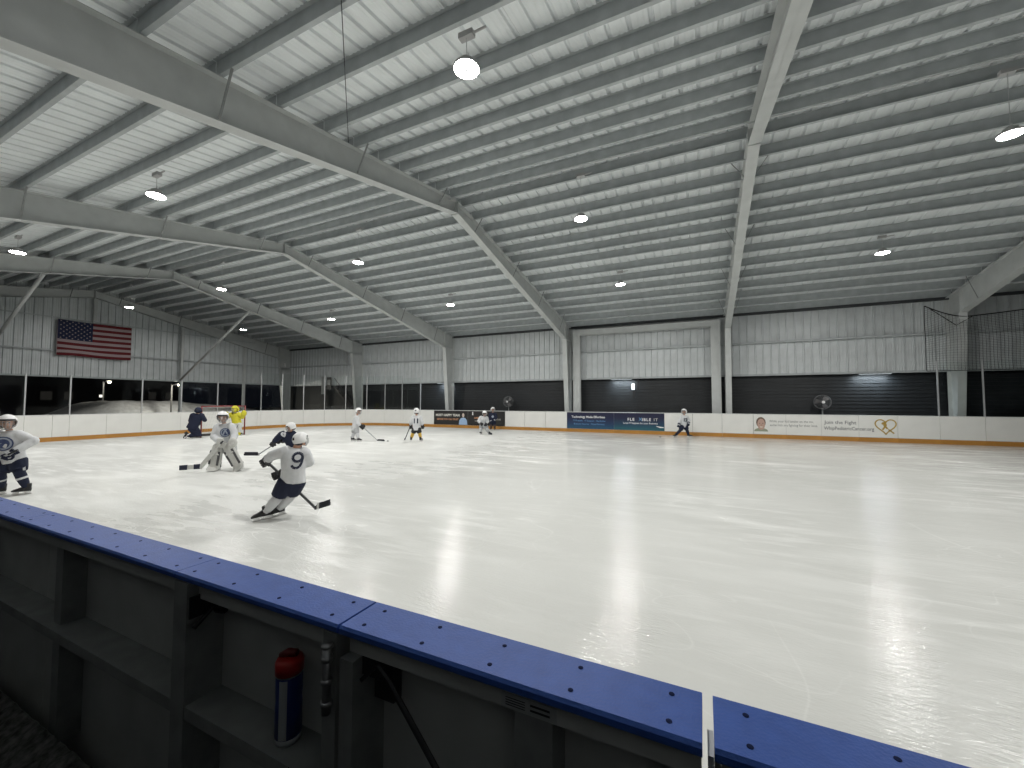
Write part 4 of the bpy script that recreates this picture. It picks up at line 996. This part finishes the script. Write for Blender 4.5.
p4 = person('young skater in navy jersey and white helmet standing behind the crouching skater', (-10.62, 20.3),
    dict(head=(-.11, 0, 1.175), neck=(-.11, 0, 1.01), chest=(-.13, 0, .80), pelvis=(-.12, .04, .50), shL=(-.27, 0, .91), elL=(-.31, -.02, .70), haL=(-.22, -.12, .56), shR=(.05, 0, .91), elR=(.10, -.05, .72), haR=(.0, -.16, .60),
         hipL=(-.19, .04, .46), knL=(-.20, -.03, .28), anL=(-.22, .06, .125), hipR=(-.04, .04, .46), knR=(-.01, -.03, .28), anR=(.0, .06, .125)), SKG,
    jersey=NAVY, pants=NAVY, sock=BROWN, glove='navy', tilt=.05, face=.5)
decal(p4, disc_mesh(.07), (-.11, -.5, .78), (1, 0, 0), (0, 0, 1), (0, 1, 0), BADGEG, 'emblem')
p5 = person('young skater in white jersey gliding left along the far boards beside the navy advert', (-.80, 20.2),
    dict(head=(.065, 0, 1.17), neck=(.073, 0, 1.01), chest=(.07, 0, .84), pelvis=(.055, .03, .55), shL=(-.045, 0, .925), elL=(-.13, 0, .75), haL=(-.225, -.10, .58), shR=(.188, 0, .925), elR=(.295, .03, .77), haR=(.22, -.10, .64),
         hipL=(-.015, .02, .50), knL=(-.15, -.09, .33), anL=(-.31, 0, .125), hipR=(.13, .02, .50), knR=(.17, -.04, .32), anR=(.26, .02, .125)), SKG,
    sock=NAVY, glove='navy', face=-.9, toes=((-1, -.3, -.1), (.9, -.4, 0)))
num(p5, '12', .20, (.07, -.5, .73), (1, 0, 0), (0, 0, 1), (0, 1, 0), CIN)
def puck(label, x, y):
    bm = B(); loft(bm, [ring((0, 0, z), Vector((r, 0, 0)), Vector((0, r, 0)), 16) for z, r in ((.0, .037), (.003, .0395), (.023, .0395), (.026, .037))])
    tag(obj('puck', bm, BLACK, None, (x, y, .0)), label, 'puck', 'pucks on the ice')
puck('black puck just beyond the blade of the stretched grey stick', -11.67, 12.86); puck('black puck near the far boards below the navy advert', -1.75, 19.75)

# ------------------------------------------------------------------ flag on the gable wall
FW_, FH_ = 3.07, 1.93
flag = thing('flag', 'large American flag hanging flat on the gable wall', 'flag', (XG+.22, 8.93, 4.07))
FRD, FWH, FBL = mat('flag_red_cloth', (.12, .009, .014), .9), mat('flag_white_cloth', (.34, .28, .285), .9), mat('flag_blue_cloth', (.010, .016, .05), .9)
def fp(u, v): return Vector((.02*math.sin(u*9+v*2)+.012*math.sin(u*21), u*FW_, v*FH_+.06*(1-u)*math.sin(u*5)*(v < .2)+.05*math.sin(u*PI)*-.6))
for i in range(13):
    bm = B(); v0, v1 = 1-(i+1)/13, 1-i/13; us = [(.45 if i < 7 else 0)+(.55 if i < 7 else 1)*q/14 for q in range(15)]
    rows = [[bm.verts.new(fp(u, v)) for u in us] for v in (v0, v1)]; back_ = [[bm.verts.new(fp(u, v)-Vector((.006, 0, 0))) for u in us] for v in (v0, v1)]
    for q in range(14):
        bm.faces.new((rows[0][q], rows[0][q+1], rows[1][q+1], rows[1][q])); bm.faces.new((back_[0][q+1], back_[0][q], back_[1][q], back_[1][q+1]))
    obj('stripe', bm, FRD if i % 2 == 0 else FWH, flag, smooth=True)
bm = B(); us = [.45*q/10 for q in range(11)]; vv = [1-7/13+7/13*q/6 for q in range(7)]
g_ = [[bm.verts.new(fp(u, v)+Vector((.001, 0, 0))) for u in us] for v in vv]
for j in range(6):
    for q in range(10): bm.faces.new((g_[j][q], g_[j][q+1], g_[j+1][q+1], g_[j+1][q]))
obj('canton', bm, FBL, flag, smooth=True)
bm = B()
for r_ in range(9):
    for c_ in range(6 if r_ % 2 == 0 else 5):
        u = .45*((c_+.5)/6 if r_ % 2 == 0 else (c_+1)/6); v = 1-7/13*(r_+.6)/9.2; c = fp(u, v)+Vector((.006, 0, 0))
        bm.faces.new([bm.verts.new(c+Vector((0, (.048 if q % 2 == 0 else .02)*math.sin(q*PI/5), (.048 if q % 2 == 0 else .02)*math.cos(q*PI/5)))) for q in range(10)])
o = obj('stars', bm, FWH, flag); o['kind'] = 'stuff'
bm = B(); bar(bm, fp(0, 0)+Vector((.004, 0, 0)), fp(0, 1)+Vector((.004, 0, 0)), .03, .01); obj('hem', bm, FWH, flag)

# ------------------------------------------------------------------ fans, wall lights, netting, small fittings
def fan(label, x, z):
    t = thing('drum_fan', label, 'fan', (x, YF-.35, 0), 0, 'round cage fans behind the boards')
    bm = B(); R_ = .31
    for r in (R_, R_*.85, R_*.68, R_*.5, R_*.33): tube(bm, [(r*math.cos(a), -.10*(1-(r/R_)**2)-.05, z+r*math.sin(a)) for a in [2*PI*i/28 for i in range(29)]], .004 if r < R_ else .012, 5)
    for i in range(24):
        a = 2*PI*i/24; tube(bm, [(r*math.cos(a), -.10*(1-(r/R_)**2)-.05, z+r*math.sin(a)) for r in (.06, R_*.5, R_)], .003, 4)
    tube(bm, [(R_*math.cos(a), .10, z+R_*math.sin(a)) for a in [2*PI*i/28 for i in range(29)]], .010, 5)
    obj('cage', bm, mat('fan_wire', (.16, .165, .17), .5, .3), t)
    bm = B(); tube(bm, [(0, -.155, z), (0, -.145, z)], .062, 14); obj('hub_badge', bm, WHITESHELL, t); bm = B(); tube(bm, [(0, -.12, z), (0, .16, z)], [.05, .07], 12); obj('motor', bm, BLACK, t)
    for i in range(3):
        a = 2*PI*i/3+.9; d = Vector((math.cos(a), 0, math.sin(a))); e = Vector((-math.sin(a), 0, math.cos(a))); o_ = Vector((0, 0, z)); bm = B()
        loft(bm, [[o_+d*r+e*w_*s_+Vector((0, -.01+s_*.05*tw+q, 0)) for s_, q in ((-1, 0), (1, 0), (1, .006), (-1, .006))] for r, w_, tw in ((.05, .04, 1), (.16, .085, .8), (.27, .10, .5))]); obj('blade', bm, mat('fan_blade', (.17, .16, .165), .4), t)
    bm = B(); tube(bm, [(0, .06, -.05), (0, .06, z-R_)], .028, 8); tube(bm, [(0, .06, z-R_-.01), (0, .02, z-R_+.03)], .04, 8); box(bm, -.25, .25, -.16, .28, -.05, -.01); obj('stand', bm, FRAMEM, t)
fan('round cage fan standing behind the charity advert', 4.86, 1.62); fan('round cage fan standing behind the boards right of the black advert', -10.63, 1.62)
wl_ = bpy.data.lights.new('wall_wash', 'AREA'); wl_.shape = 'RECTANGLE'; wl_.size = 1.1; wl_.size_y = .05; wl_.energy = 34; wl_.color = (.82, .93, 1)
LITP = mat('lit_wall_lamp_lens', (.85, .95, 1.0), .3, emit=2.2)
for x, lab in ((-15.4, 'slim lit wall lamp under the sheet edge by the column above the black advert'), (-3.9, 'slim lit wall lamp under the sheet edge above the navy advert'), (6.75, 'slim lit wall lamp under the sheet edge left of the black netting')):
    t = thing('wall_lamp', lab, 'lamp', (x, YF-.20, 2.858), 0, 'wall lamps along the far wall')
    bm = B(); box(bm, -.56, .56, -.036, .036, -.03, .0); [box(bm, q-.02, q+.02, -.03, .20, -.005, .004) for q in (-.4, .4)]; obj('housing', bm, DARKSTEEL, t); bm = B(); box(bm, -.54, .54, -.03, .03, -.034, -.0305); obj('lens', bm, LITP, t)
    lo = bpy.data.objects.new('wall_light', wl_); COL.objects.link(lo); lo.location = (x, YF-.20, 2.815)
t = thing('lit_wall_panel', 'small bright white lit box on a dark bracket above the FLEXIBLE IT advert', 'light', (-3.30, YF-.10, 2.26))
bm = B(); box(bm, -.08, .08, -.07, .0, .0, .33, 0, .008); obj('casing', bm, WHITESHELL, t); bm = B(); box(bm, -.07, .07, -.074, -.0705, .015, .315); obj('lens', bm, LITP, t)
bm = B(); box(bm, .21, .26, -.02, .06, -.02, .60); box(bm, -.06, .21, -.02, .06, -.05, -.02); box(bm, -.06, .08, -.02, .06, -.45, -.05); obj('bracket', bm, BLACK, t)
# black safety netting on the right
t = thing('safety_netting', 'black safety netting hanging behind the boards at the right edge', 'netting', (8.1, ICE_Y1+.16, 2.85))
bm = B(); nx, nz = 62, 34
def npt(i, j):
    x = 6.2*i/nx; top = 2.60-.52*math.sin(min(1, x/1.25)*PI/2) if x < 1.25 else 2.08+.40*((x-1.25)/4.95)
    z = top*(1-j/nz); return Vector((x, .03*math.sin(x*3+z)+.02*math.sin(z*4), z))
for i in range(nx+1): tube(bm, [npt(i, j) for j in range(0, nz+1, 2)], .0045, 3)
for j in range(nz+1): tube(bm, [npt(i, j) for i in range(0, nx+1, 2)], .0045, 3)
o = obj('mesh', bm, NETB, t); o['kind'] = 'stuff'
bm = B(); tube(bm, [npt(i, 0) for i in range(nx+1)], .022, 6); tube(bm, [npt(0, j) for j in range(nz+1)], .012, 6); tube(bm, [npt(i, nz) for i in range(0, nx+1, 4)], .012, 6); tube(bm, [npt(1, 0), npt(9, 6), npt(14, 0)], .015, 5)
obj('border_rope', bm, NETB, t)
# corner fittings
t = thing('speaker_shelf', 'small pale horn speaker on a shelf high on the corner column', 'speaker', (FRAMES[-4]+.20, YF-.75, 4.35))
bm = B(); box(bm, -.05, .35, -.30, .30, -.03, .0); obj('shelf', bm, STEEL, t); bm = B(); loft(bm, [ring((.12, 0, z), Vector((r, 0, 0)), Vector((0, r, 0)), 12) for z, r in ((0, .07), (.18, .09), (.24, .05), (.36, .05))]); obj('horn', bm, WHITESHELL, t, smooth=True)
t = thing('meter_cabinet', 'narrow pale electrical cabinet behind the corner glass', 'cabinet', (-26.75, YF-.12, 2.2))
bm = B(); box(bm, -.18, .10, -.12, 0, 0, 1.4, 0, .01); obj('cabinet_body', bm, POSTM, t); bm = B(); box(bm, -.16, .08, -.126, -.1215, .05, 1.35); obj('door', bm, GREYP, t)
t = thing('outside_stair', 'black steel stair with landing outside behind the corner glass', 'stair', (-25.3, YF-.25, 0))
bm = B()
for y in (0, .18): bar(bm, (-.2, y, 2.75), (2.0, y, .6), .05, .14)
obj('stringer', bm, BLACK, t)
for i in range(8): fbox('tread', t, BLACK, -.1+i*.26, .10+i*.26, -.0, .18, 2.55-i*.255, 2.59-i*.255)
bm = B(); box(bm, -1.0, -.55, -.02, .03, 2.55, 3.5); box(bm, -.95, -.60, -.03, .04, 2.9, 3.3, 1); obj('landing_door', bm, [BLACK, mat('grey_pane', (.22, .23, .23), .5)], t)
bm = B(); bar(bm, (-.2, .0, 3.4), (2.0, 0, 1.3), .03, .03); obj('handrail', bm, BLACK, t)

# ------------------------------------------------------------------ the night outside the open end
bm = B(); n, mth = 44, 22; gv = []
for i in range(n+1):
    row = []
    for j in range(mth+1):
        y = 9.5+22*i/n; x = -35.4-9*j/mth; u = i/n; v = j/mth
        prof = min(1, max(0, (y-10.2)/3.6))**.8*(1-max(0, (y-18)/13))*1.68
        z = -.055+max(0, prof)*min(1, v*3.5)*(1-max(0, v-.7)*3)+.06*math.sin(y*2.1+x)*math.sin(x*1.7)*min(1, prof)*min(1, v*4)
        row.append(bm.verts.new((x, y, max(-.06, z))))
    gv.append(row)
for i in range(n):
    for j in range(mth): bm.faces.new((gv[i][j], gv[i+1][j], gv[i+1][j+1], gv[i][j+1]))
o = obj('snow_bank', bm, SNOW, smooth=True); tag(o, 'grey ploughed snow bank lying outside the open end of the hall', 'snow', kind='stuff')
LAMPY = mat('lit_street_lens', (1.0, .90, .62), .4, emit=22.0)
def street(label, x, y, z, pw):
    t = thing('street_lamp', label, 'street lamp', (x, y, -.055))
    bm = B(); tube(bm, [(0, 0, 0), (0, 0, z+.05)], .05, 8); tube(bm, [(0, 0, z-.0), (.9, 0, z+.10)], .03, 6); obj('pole', bm, mat('dark_pole_paint', (.05, .05, .05), .7), t)
    bm = B(); box(bm, .82, 1.16, -.11, .11, z+.05, z+.12, 0, .02); obj('lamp_head', bm, FRAMEM, t); bm = B(); ball(bm, (1.0, 0, z-.01), .10, 12, 8, 0, (1, 1, .8)); obj('lens', bm, LAMPY, t, smooth=True)
    l_ = bpy.data.lights.new('street_light', 'POINT'); l_.energy = pw; l_.color = (1, .93, .80); l_.shadow_soft_size = .15
    lo = bpy.data.objects.new('street_light', l_); COL.objects.link(lo); lo.location = (x+1.0, y, z-.25)
street('yellowish street lamp on a pole right of the flag, outside the open end', -34.8, 15.95, 2.85, 420)
street('yellowish street lamp without visible pole below the flag, outside the open end', -46.0, 16.2, 3.30, 260)
t = thing('house', 'dark house far outside with a few dim lit windows', 'house', (-72, 20, -.055))
bm = B(); box(bm, -5, 5, -14, 12, 0, 5); obj('wall', bm, mat('dark_house_wall', (.03, .03, .035), .9), t)
bm = B(); loft(bm, [[Vector((-5.5, y, 5)), Vector((5.5, y, 5)), Vector((0, y, 8))] for y in (-14.5, 12.5)]); obj('roof', bm, mat('dark_house_roof', (.02, .02, .022), .9), t)
DIM = mat('dim_lit_window', (.03, .028, .025), .4, emit=.35); DIM2 = mat('lit_porch_lens', (1, .95, .85), .4, emit=1.5)
for y, z, wd, m_ in ((-10.5, 2.6, .9, DIM), (-1.2, 2.3, .9, DIM), (.6, 2.3, .7, DIM), (3.4, 2.3, .35, DIM2), (8.5, 2.4, .8, DIM), (10.4, 2.4, .8, DIM)):
    f = fbox('window', t, mat('dark_window_frame', (.02, .02, .02), .6), 5, 5.06, y-wd/2-.08, y+wd/2+.08, z-.55, z+.55); fbox('pane', f, m_, 5.06, 5.075, y-wd/2, y+wd/2, z-.47 if m_ is DIM else z-.15, z+.47 if m_ is DIM else z+.15)
